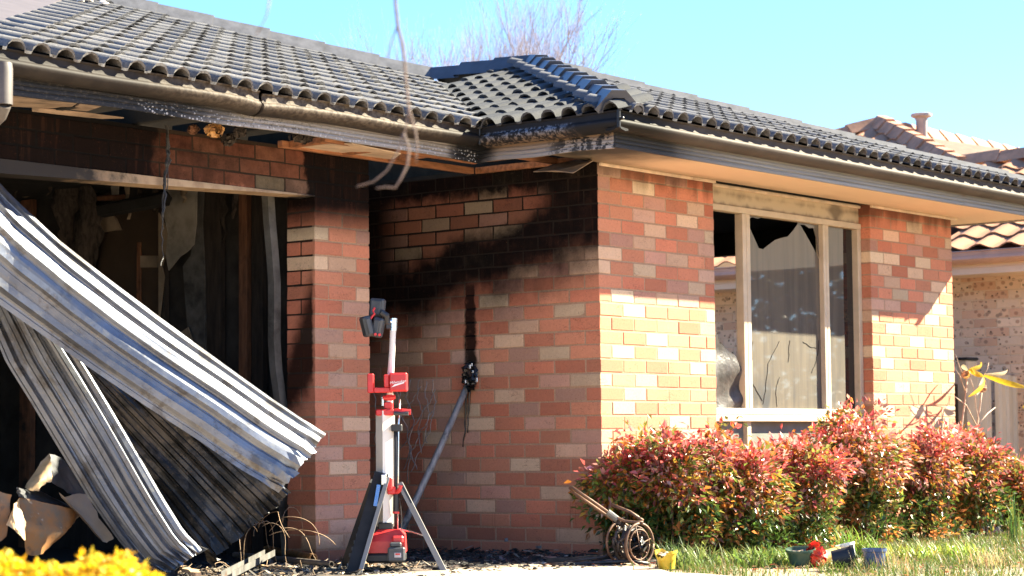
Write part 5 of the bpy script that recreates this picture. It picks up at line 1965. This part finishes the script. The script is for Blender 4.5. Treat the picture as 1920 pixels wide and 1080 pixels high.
MB().tube([V(p) + V(-.004, .03, -.022) for p in h1[:4]] + [hp(1160, 985, 0)], .0085, 9).build("handle", RF, hr, smooth=True)
MB().tube([hp(1070, 914, -.06), hp(1078, 920, -.03)], .010, 8).build("grip", RF, hr)
MB().tube([hp(1140, 960, -.045), hp(1158, 974, -.045)], .019, 9).build("clamp", STEEL, hr)
lump(hp(1163, 978, -.03), .035, 33, CR, "melted_clip", hr, None, (1.2, .6, .8))
MB().tube([hp(1150, 948, .12), hp(1185, 962, .12), hp(1208, 978, .08)], .010, 8).build("rear_bar", RF, hr, smooth=True)
MB().tube([hp(1215, 1056, -.09), hp(1180, 1050, -.09), hp(1120, 1053, -.07), hp(1060, 1056, -.05), hp(1030, 1055, -.05)], .011, 8).build("foot_tube", CR, hr, smooth=True)
MB().tube([hp(1165, 1030, .06), hp(1130, 1045, .02), hp(1060, 1052, -.02)], .009, 8).build("foot_tube", CR, hr, smooth=True)

# ================================================================== GARDEN: leaf material
def leaf_mat(name, rough=.38, tr=.35):
    m = M(name)
    a = m.attr()
    n = m.noise(60, 3)
    c = m.mix(n.step(.25, .75) * .35, a, m.mix(1.0, a, (.55, .5, .5), 'MULTIPLY'))
    m.set(base=c, rough=rough, spec=.5)
    t = m.node("ShaderNodeBsdfTranslucent")
    m.nt.links.new(c.k, t.inputs[0])
    mixn = m.node("ShaderNodeMixShader")
    mixn.inputs[0].default_value = tr
    m.nt.links.new(m.b.outputs[0], mixn.inputs[1])
    m.nt.links.new(t.outputs[0], mixn.inputs[2])
    m.nt.links.new(mixn.outputs[0], m.nt.nodes["Material Output"].inputs[0])
    return m.m


LEAF = leaf_mat("nandina_leaf", .30)
GRASSM = leaf_mat("grass_blade", .5, .4)
STEM = simple("shrub_stem", (.13, .075, .05), .85, var=.4, scale=30)


def leaf(b, p, d, n, L_, W, col, fold=.35):
    """lance shaped folded leaf"""
    d = d.normalized()
    s = d.cross(n)
    if s.length < 1e-4:
        s = d.orthogonal()
    s.normalize()
    n = s.cross(d)
    b.col = col
    b.add([p, p + d * (L_ * .42) + s * (W / 2) + n * (W * fold * .5), p + d * (L_ * .45) - n * (W * .05), p + d * (L_ * .42) - s * (W / 2) + n * (W * fold * .5), p + d * L_ - n * (L_ * .08)],
          [(0, 2, 1), (0, 3, 2), (1, 2, 4), (2, 3, 4)])


def pick(rnd, hfrac, warm):
    """leaf colour: redder and pinker towards the shoots, green low and inside"""
    q = rnd.random() + warm
    if hfrac > .70:
        c = (.17, .17, .04) if q < .17 else (.52, .20, .045) if q < .33 else (.28, .08, .065) if q < .48 else (.60, .11, .10) if q < .82 else (.66, .32, .28)
    elif hfrac > .40:
        c = (.12, .155, .03) if q < .30 else (.36, .26, .04) if q < .46 else (.50, .19, .035) if q < .66 else (.19, .055, .05) if q < .76 else (.54, .14, .12) if q < .92 else (.56, .34, .26)
    else:
        c = (.065, .115, .022) if q < .58 else (.20, .21, .04) if q < .76 else (.12, .06, .035) if q < .88 else (.42, .17, .045)
    k = rnd.uniform(.8, 1.5)
    return (min(c[0] * k, .85), c[1] * k * rnd.uniform(.85, 1.15), c[2] * k)


def nandina(px_top, w, seed, label, x, y, h, warm=0.0, nleaf=3600):
    t = thing("nandina_shrub", label, "shrub", (x, y, 0), 0, "red leaved shrubs under the front window")
    rnd = random.Random(seed)
    st, fo_ = MB(), MB()
    n_cl = int(nleaf * 1.5 / 48)
    for k in range(16):
        a = rnd.uniform(0, 6.283)
        r = w * .6 * math.sqrt(rnd.random())
        b0 = V(math.cos(a) * r * .6, math.sin(a) * r * .5, -.02)
        top = V(math.cos(a) * r, math.sin(a) * r * .8, h * rnd.uniform(.6, .9))
        st.tube([b0, b0.lerp(top, .5) + V(rnd.uniform(-.04, .04), rnd.uniform(-.04, .04), 0), top], [.009, .007, .003], 5)
    lobes = [(V(rnd.uniform(-.5, .5) * w, rnd.uniform(-.4, .3) * w, h * rnd.uniform(.50, .74)), rnd.uniform(.42, .62) * w) for _ in range(6)]
    for k in range(n_cl):
        # a spray of leaves on the outside of one of the lobes that make up the shrub, fewer inside
        c0, lr = rnd.choice(lobes)
        a, e = rnd.uniform(0, 6.283), rnd.gauss(.25, .75)
        n0 = V(math.cos(a) * math.cos(e), math.sin(a) * math.cos(e), math.sin(e))
        c0 = c0 + n0 * lr * (rnd.random() ** .35)
        if rnd.random() < .42:                                       # skirts that reach down
            c0 = V(c0.x * 1.05, c0.y * 1.05, h * rnd.uniform(.03, .5))
        if rnd.random() < .035:                                       # a shoot that stands out
            c0.z += .10 * rnd.random() + .03
        c0.z = min(max(c0.z, .05), h)
        out = (n0 + V(0, 0, .15)).normalized()
        f = c0.z / h
        wl = warm + rnd.gauss(0, .26)
        kb = rnd.uniform(.65, 1.3)
        for q in range(48):
            off = V(rnd.gauss(0, .045), rnd.gauss(0, .045), rnd.gauss(0, .038))
            c = c0 + off
            if c.z < .02:
                continue
            d = (out * .7 + off * 9 + V(rnd.gauss(0, .5), rnd.gauss(0, .5), rnd.gauss(-.25, .5))).normalized()
            n = V(rnd.gauss(0, .6), rnd.gauss(0, .6), 1).normalized()
            sz = rnd.uniform(.75, 1.25)
            leaf(fo_, c, d, n, (.046 * sz), .026 * sz, tuple(v_ * kb for v_ in pick(rnd, f + .9 * off.z, wl)))
    st.build("stems", STEM, t, smooth=True)
    fo_.build("foliage", LEAF, t)
    return t


# x, y, height, radius of each shrub
nandina(0, .36, 1, "shrub nearest the wall corner, dark reddish brown, beside the hose reel", (0.106,-0.220,0.144)[0], -.22, .68, -.10, 3600)
nandina(0, .42, 2, "pink topped shrub just left of the broken window", (0.294,-0.420,0.141)[0], -.42, .84, .10)
nandina(0, .36, 3, "orange and green shrub under the left part of the window", (0.633,-0.580,0.131)[0], -.58, .68, -.04)
nandina(0, .39, 4, "low rounded shrub with purple red leaves under the middle of the window", (1.355,-0.600,0.103)[0], -.60, .66, .0)
nandina(0, .46, 5, "tallest shrub, reaching the right end of the window sill", (2.254,-0.500,0.067)[0], -.50, .98, .06, 6400)
nandina(0, .40, 6, "bright red shrub in front of the right hand brick pier", (3.012,-0.550,0.039)[0], -.55, .80, .12)
nandina(0, .40, 7, "green based red topped shrub at the house end, below the yellow leaved plant", (3.770,-0.550,0.009)[0], -.55, .80, .0)
nandina(0, .28, 8, "small orange shrub at the far end of the row", (4.294,-0.650,-0.009)[0], -.65, .52, .0, 2600)

# yellow leaved plant at the house corner
yp = (4.446,-0.150,0.378)
pl_ = thing("yellow_plant", "thin stemmed plant with long yellow leaves at the house end", "plant", (yp[0], yp[1], 0))
PO2 = V(yp[0], yp[1], 0)
ST2 = simple("pale_stem", (.46, .33, .24), .7, var=.25, scale=20)
b = MB()
for q, r in (([(4.317,-0.150,0.380), (4.343,-0.160,0.781), (4.405,-0.170,1.023), (4.420,-0.180,1.184)], .008), ([(4.541,-0.150,0.376), (4.615,-0.150,0.781), (4.657,-0.160,0.944), (4.680,-0.170,1.087)], .008),
             ([(4.598,-0.150,0.781), (4.644,-0.150,0.822), (4.508,-0.200,0.942), (4.479,-0.200,1.063), (4.431,-0.200,1.144)], .004), ([(4.643,-0.150,0.801), (4.858,-0.120,0.884), (5.028,-0.100,0.931)], .005),
             ([(4.615,-0.150,0.781), (4.351,-0.200,0.941), (4.120,-0.250,0.986), (4.078,-0.250,1.002)], .005), ([(4.433,-0.160,1.023), (4.259,-0.200,1.161), (4.177,-0.200,1.219)], .004), ([(4.463,-0.160,1.105), (4.262,-0.200,1.221), (4.199,-0.200,1.320)], .003),
             ([(4.711,-0.170,1.169), (4.777,-0.170,1.232), (4.797,-0.170,1.274)], .003), ([(4.474,-0.170,1.186), (4.685,-0.170,1.169)], .004)):
    b.tube([V(p) - PO2 for p in q], [r * (1 - .4 * i / (len(q) - 1)) for i in range(len(q))], 6)
b.build("stems", ST2, pl_, smooth=True)
YL = leaf_mat("yellow_leaf", .35, .4)
for (a, e, w, c) in (((4.692,-0.180,1.173), (5.070,-0.350,1.092), .045, (.66, .44, .03)), ((4.692,-0.180,1.181), (5.249,-0.100,1.252), .035, (.60, .50, .32)), ((4.674,-0.180,1.173), (4.186,-0.300,1.014), .045, (.60, .40, .03)),
                     ((4.399,-0.200,1.208), (4.634,-0.200,1.175), .040, (.62, .42, .03)), ((4.417,-0.200,1.216), (4.794,-0.100,1.292), .038, (.52, .36, .03)), ((4.382,-0.200,1.207), (4.484,-0.100,1.261), .035, (.42, .45, .30)),
                     ((4.691,-0.180,1.165), (4.727,-0.100,1.036), .03, (.62, .55, .42)), ((5.312,-0.300,1.030), (5.090,-0.300,0.936), .05, (.66, .44, .03)), ((4.381,-0.200,1.195), (4.116,-0.300,1.152), .03, (.45, .25, .05)), ((4.520,-0.200,1.186), (4.257,-0.300,1.234), .03, (.60, .42, .05))):
    a, e = V(a) - PO2, V(e) - PO2
    d = e - a
    s = d.cross(V(.77, .62, .3)).normalized()
    n = s.cross(d).normalized()
    b = MB()
    b.col = c
    rings = []
    for i in range(8):
        u = i / 7
        wd2 = w * math.sin(math.pi * min(u * .92 + .06, 1)) ** .7 * .5
        ce = a + d * u + n * (-.03 * math.sin(u * 3.1) * d.length / .25) + V(0, 0, -.012 * u * u)
        rings.append([ce - s * wd2 + n * wd2 * .35, ce, ce + s * wd2 + n * wd2 * .35])
    b.loft(rings)
    b.build("leaf", YL, pl_, smooth=True)
SEED = simple("dry_flower", (.50, .30, .18), .8, var=.3, scale=40)
for i, q in enumerate(((4.354,-0.200,1.174), (4.620,-0.200,1.073))):
    lump(V(q) - PO2, .038, 50 + i, SEED, "seed_head", pl_)

# ------------------------------------------------------------------ pots
def pot(name, label, px, py, r0, r1, h, col, tilt=0.0, az=0.0, rough=.45, soil=True, cut=None):
    l = V(px) if not isinstance(px, (int, float)) else px
    t = thing(name, label, "plant pot", (l.x, l.y, 0), 0, "plant pots at the foot of the shrubs")
    m = simple(name + "_%s" % label.split()[0], col, rough, var=.14, scale=16, dirt=(tuple(c * .5 for c in col), .66))
    Mx = Matrix.Translation((0, 0, r0 * math.sin(abs(tilt)) * 1.0)) @ Matrix.Rotation(az, 4, 'Z') @ Matrix.Rotation(tilt, 4, 'Y')
    b = MB().lathe([(0, 0), (r0, 0), (r0 * .35 + r1 * .65, h * .82), (r1 * .98, h * .84), (r1 * 1.03, h * .86), (r1 * 1.03, h), (r1 * .95, h), (r1 * .93, h * .8), (r0 * .9, h * .2)], 28)
    if cut:
        b.v = [(p[0], p[1], p[2] - (cut * max(0, math.sin(math.atan2(p[1], p[0]) * 2 + 2.2)) if p[2] > h * .7 else 0)) for p in b.v]
    b.v = [tuple(Mx @ V(p)) for p in b.v]
    b.build("pot_wall", m, t, smooth=True, auto=40)
    if soil:
        b = MB().lathe([(r1 * .93, h * .80), (r1 * .5, h * .83), (0, h * .82)], 20)
        b.v = [tuple(Mx @ (V(p) + V(0, 0, RND.uniform(-.006, .006)))) for p in b.v]
        b.build("soil", bpy.data.materials["ground_soil"], t)
    return t


pot("plant_pot", "blue plastic pot standing upright on the grass", V((-0.184,-1.959,0.000)), 0, .052, .066, .108, (.045, .085, .19), rough=.3)
pot("plant_pot", "black plastic pot lying on its side, spilling dark soil", V((-0.297,-1.764,0.000)), 0, .048, .060, .125, (.018, .018, .02), rad(80), rad(-58), .6)
pot("plant_pot", "white pot tilted among long grass blades behind the black pot", V((0.326,-1.505,0.000)), 0, .040, .056, .095, (.66, .66, .60), rad(14), rad(120))
pot("plant_pot", "wide dark green bowl pot half hidden by grass", V((-0.125,-1.462,0.000)), 0, .060, .082, .085, (.03, .075, .05), rad(-8), rad(20))
pot("plant_pot", "broken yellow pot beside the hose reel, its rim torn open", V((-0.786,-1.015,0.000)), 0, .044, .060, .098, (.62, .42, .03), rad(6), rad(200), cut=.035)
pot("plant_pot", "yellow tube shaped pot lying between the red and black pots", V((0.023,-1.510,0.000)), 0, .036, .040, .12, (.72, .55, .16), rad(80), rad(-20), soil=False)
rd = thing("red_scrap", "crumpled bright red plastic scrap beside the green bowl pot", "plastic scrap", (-0.081,-1.538,0.000), 0)
lump((0, 0, .065), .075, 71, simple("red_scrap_plastic", (.70, .06, .035), .4, var=.2, scale=20), "film", rd, None, (.8, .8, 1.0))
lump((.0, -.02, .02), .03, 72, simple("orange_scrap_plastic", (.70, .22, .03), .4), "torn_corner", rd)

# ------------------------------------------------------------------ grass and weeds
gr = MB()
rg = random.Random(17)


def blade(b, p, d, L_, W, col, droop=.5):
    d = V(d).normalized()
    s = V(-d.y, d.x, 0)
    s = s.normalized() if s.length > 1e-3 else V(1, 0, 0)
    up = V(0, 0, 1)
    pts = []
    for i in range(4):
        u = i / 3
        c = p + up * (L_ * u * (1 - droop * .45 * u)) + V(d.x, d.y, 0) * (L_ * droop * u * u)
        w = W * (1 - u) ** .7 * .5
        pts.append((c - s * w, c + s * w))
    b.col = col
    vs = [q for pr in pts[:3] for q in pr] + [pts[3][0]]
    b.add(vs, [(0, 1, 3, 2), (2, 3, 5, 4), (4, 5, 6)])


def gcol(rnd, dry=.2):
    q = rnd.random()
    c = (.26, .19, .08) if q < dry else (.085, .14, .022) if q < .75 else (.15, .20, .03) if q < .93 else (.04, .075, .02)
    k = rnd.uniform(.75, 1.25)
    return tuple(v * k for v in c)


for i in range(34000):
    x, y = rg.uniform(-1.5, 5.0), -.88 - 2.5 * rg.random() ** 1.2
    if x < -1.0 + .10 * math.sin(y * 7) + (y + 1.2) * .25:
        continue
    if y > -1.15 and x < -.25 and rg.random() < .85:
        continue
    if math.sin(x * 2.9 + 1.3 * math.sin(y * 2.1)) * math.sin(y * 4.3 + 1.1 * math.sin(x * 3.7)) > .30 and rg.random() < .8:
        continue
    cl_ = math.sin(x * 5.1 + y * 3.3) * math.sin(x * 2.2 - y * 6.1)
    a = rg.uniform(0, 6.283)
    blade(gr, V(x, y, -.014), (math.cos(a), math.sin(a), 0), rg.uniform(.025, .085) * (1.15 + .6 * cl_), rg.uniform(.004, .007), gcol(rg, .22 - .12 * cl_), rg.uniform(.2, 1.1))
for i in range(900):       # sparse blades on the bare bed
    x, y = rg.uniform(-.6, 4.5), rg.uniform(-1.0, -.75)
    a = rg.uniform(0, 6.283)
    blade(gr, V(x, y, -.012), (math.cos(a), math.sin(a), 0), rg.uniform(.03, .09), .005, gcol(rg, .2), rg.uniform(.3, 1))
tag(gr.build("lawn_grass", GRASSM), kind="stuff")
lit = MB()
for i in range(1500):
    x, y = rg.uniform(-.9, 4.6), rg.uniform(-2.6, -.25)
    lit.col = rg.choice([(.30, .15, .07), (.42, .26, .13), (.20, .10, .06), (.40, .10, .06)])
    a = rg.uniform(0, 6.283)
    if rg.random() < .5 and x > .8:
        continue
    leaf(lit, V(x, y, rg.uniform(-.005, .012)), V(math.cos(a), math.sin(a), rg.uniform(-.1, .3)), V(rg.gauss(0, .4), rg.gauss(0, .4), 1), rg.uniform(.03, .055), rg.uniform(.012, .022), lit.col)
tag(lit.build("fallen_leaves", LEAF), kind="stuff")


def tuft(label, p, n, L_, W, col, seed, cat="grass tuft", name="grass_tuft", droop=(.3, 1.0), spread=.05, dry=.05):
    r2 = random.Random(seed)
    b = MB()
    for i in range(int(n * 1.5)):
        a = r2.uniform(0, 6.283)
        c = gcol(r2, dry) if col is None else tuple(v * r2.uniform(.75, 1.25) for v in col)
        blade(b, V(max(-1.5, min(1.5, r2.gauss(0, 1))) * spread * .9, max(-1.5, min(1.5, r2.gauss(0, 1))) * spread * .9, -.01), (math.cos(a), math.sin(a), 0), L_ * r2.uniform(.7, 1.5), W * r2.uniform(.9, 1.5), c, r2.uniform(*droop))
    o = b.build(name, GRASSM)
    o.location = (p[0], p[1], 0)
    return tag(o, label, cat, "grass tufts and weeds before the shrubs")


tuft("long bladed bright grass tuft behind the white pot", (0.868,-1.190,0.000), 60, .17, .011, (.20, .30, .05), 1)
tuft("long grass tuft right of the white pot and behind the blue pot", (0.918,-1.281,0.000), 46, .15, .010, (.22, .30, .05), 2)
tuft("upright green grass tuft growing in the broken yellow pot", (-0.478,-0.844,0.000), 70, .16, .006, (.09, .14, .05), 3)
tuft("bushy pale green weed right of the yellow pot", (-0.507,-1.000,0.000), 130, .13, .010, (.20, .27, .07), 4, "weed", "weed", spread=.09)
tuft("leafy weed in front of the shrubs, left of the green bowl pot", (-0.172,-1.170,0.000), 120, .11, .012, (.17, .25, .05), 5, "weed", "weed", spread=.10)
tuft("low leafy weed touching the green bowl pot", (-0.001,-1.256,0.000), 110, .10, .012, (.20, .28, .06), 6, "weed", "weed", spread=.09)
tuft("low spreading yellow green weed right of the blue pot", (0.727,-1.654,0.000), 170, .09, .013, (.30, .36, .05), 7, "weed", "weed", spread=.12)
tuft("yellow green weed further right below the red shrub", (1.169,-1.732,0.000), 150, .09, .012, (.26, .34, .06), 8, "weed", "weed", spread=.13)
tuft("stiff onion like green tuft at the far end of the shrubs", (2.637,-1.405,0.000), 24, .26, .010, (.13, .22, .04), 9, droop=(.05, .35), spread=.03)
tuft("small dark grey green weed at the foot of the brick wall", (0.160,1.141,0.000), 130, .085, .008, (.05, .075, .04), 10, "weed", "weed", spread=.06)
tuft("dry straw coloured tuft in the lawn before the red shrub", (0.287,-2.383,0.000), 60, .12, .005, (.42, .34, .15), 11, spread=.08)
tuft("thin dry grass stalks standing right of the blue pot", (-0.223,-2.084,0.000), 24, .14, .004, (.40, .30, .14), 12, droop=(.1, .5), spread=.05)

# ------------------------------------------------------------------ yellow flowers close to the camera
fb = (-7.041,-3.611,0.326)
fl_ = thing("yellow_bush", "blurred bright yellow flowering bush close to the camera", "bush", (fb[0], fb[1], 0), TROT)
rf = random.Random(6)
b, s2 = MB(), MB()
YF = leaf_mat("yellow_petal", .5, .45)
for i in range(1500):
    x = rf.uniform(-.42, .19)
    edge = 1 - max(0, (x - .08) / .14) ** 2
    y = rf.uniform(-.16, .16)
    zt = (.415 + .014 * math.sin(x * 23) + .010 * math.sin(x * 61 + 1)) * (.90 + .10 * edge)
    z = zt - abs(rf.gauss(0, .05)) - .06 * (y / .16) ** 2
    c = rf.choice([(.75, .48, .01), (.80, .55, .02), (.70, .38, .01), (.78, .60, .05), (.55, .42, .02)])
    for q in range(3):
        leaf(b, V(x + rf.gauss(0, .008), y + rf.gauss(0, .008), z), V(rf.gauss(0, 1), rf.gauss(0, 1), rf.uniform(.0, 1)), V(rf.gauss(0, .5), rf.gauss(0, .5), 1), rf.uniform(.018, .034), rf.uniform(.010, .018), c)
for i in range(60):
    x, y = rf.uniform(-.40, .17), rf.uniform(-.12, .12)
    s2.tube([(x * .7, y * .6, 0), (x * .9, y * .8, .2), (x, y, .38)], .004, 4)
    for q in range(14):
        leaf(b, V(x, y, rf.uniform(.05, .36)) + V(rf.gauss(0, .03), rf.gauss(0, .03), 0), V(rf.gauss(0, 1), rf.gauss(0, 1), .4), V(0, 0, 1), .04, .015, (.12, .18, .03))
s2.build("stems", STEM, fl_)
b.build("flowers", YF, fl_)
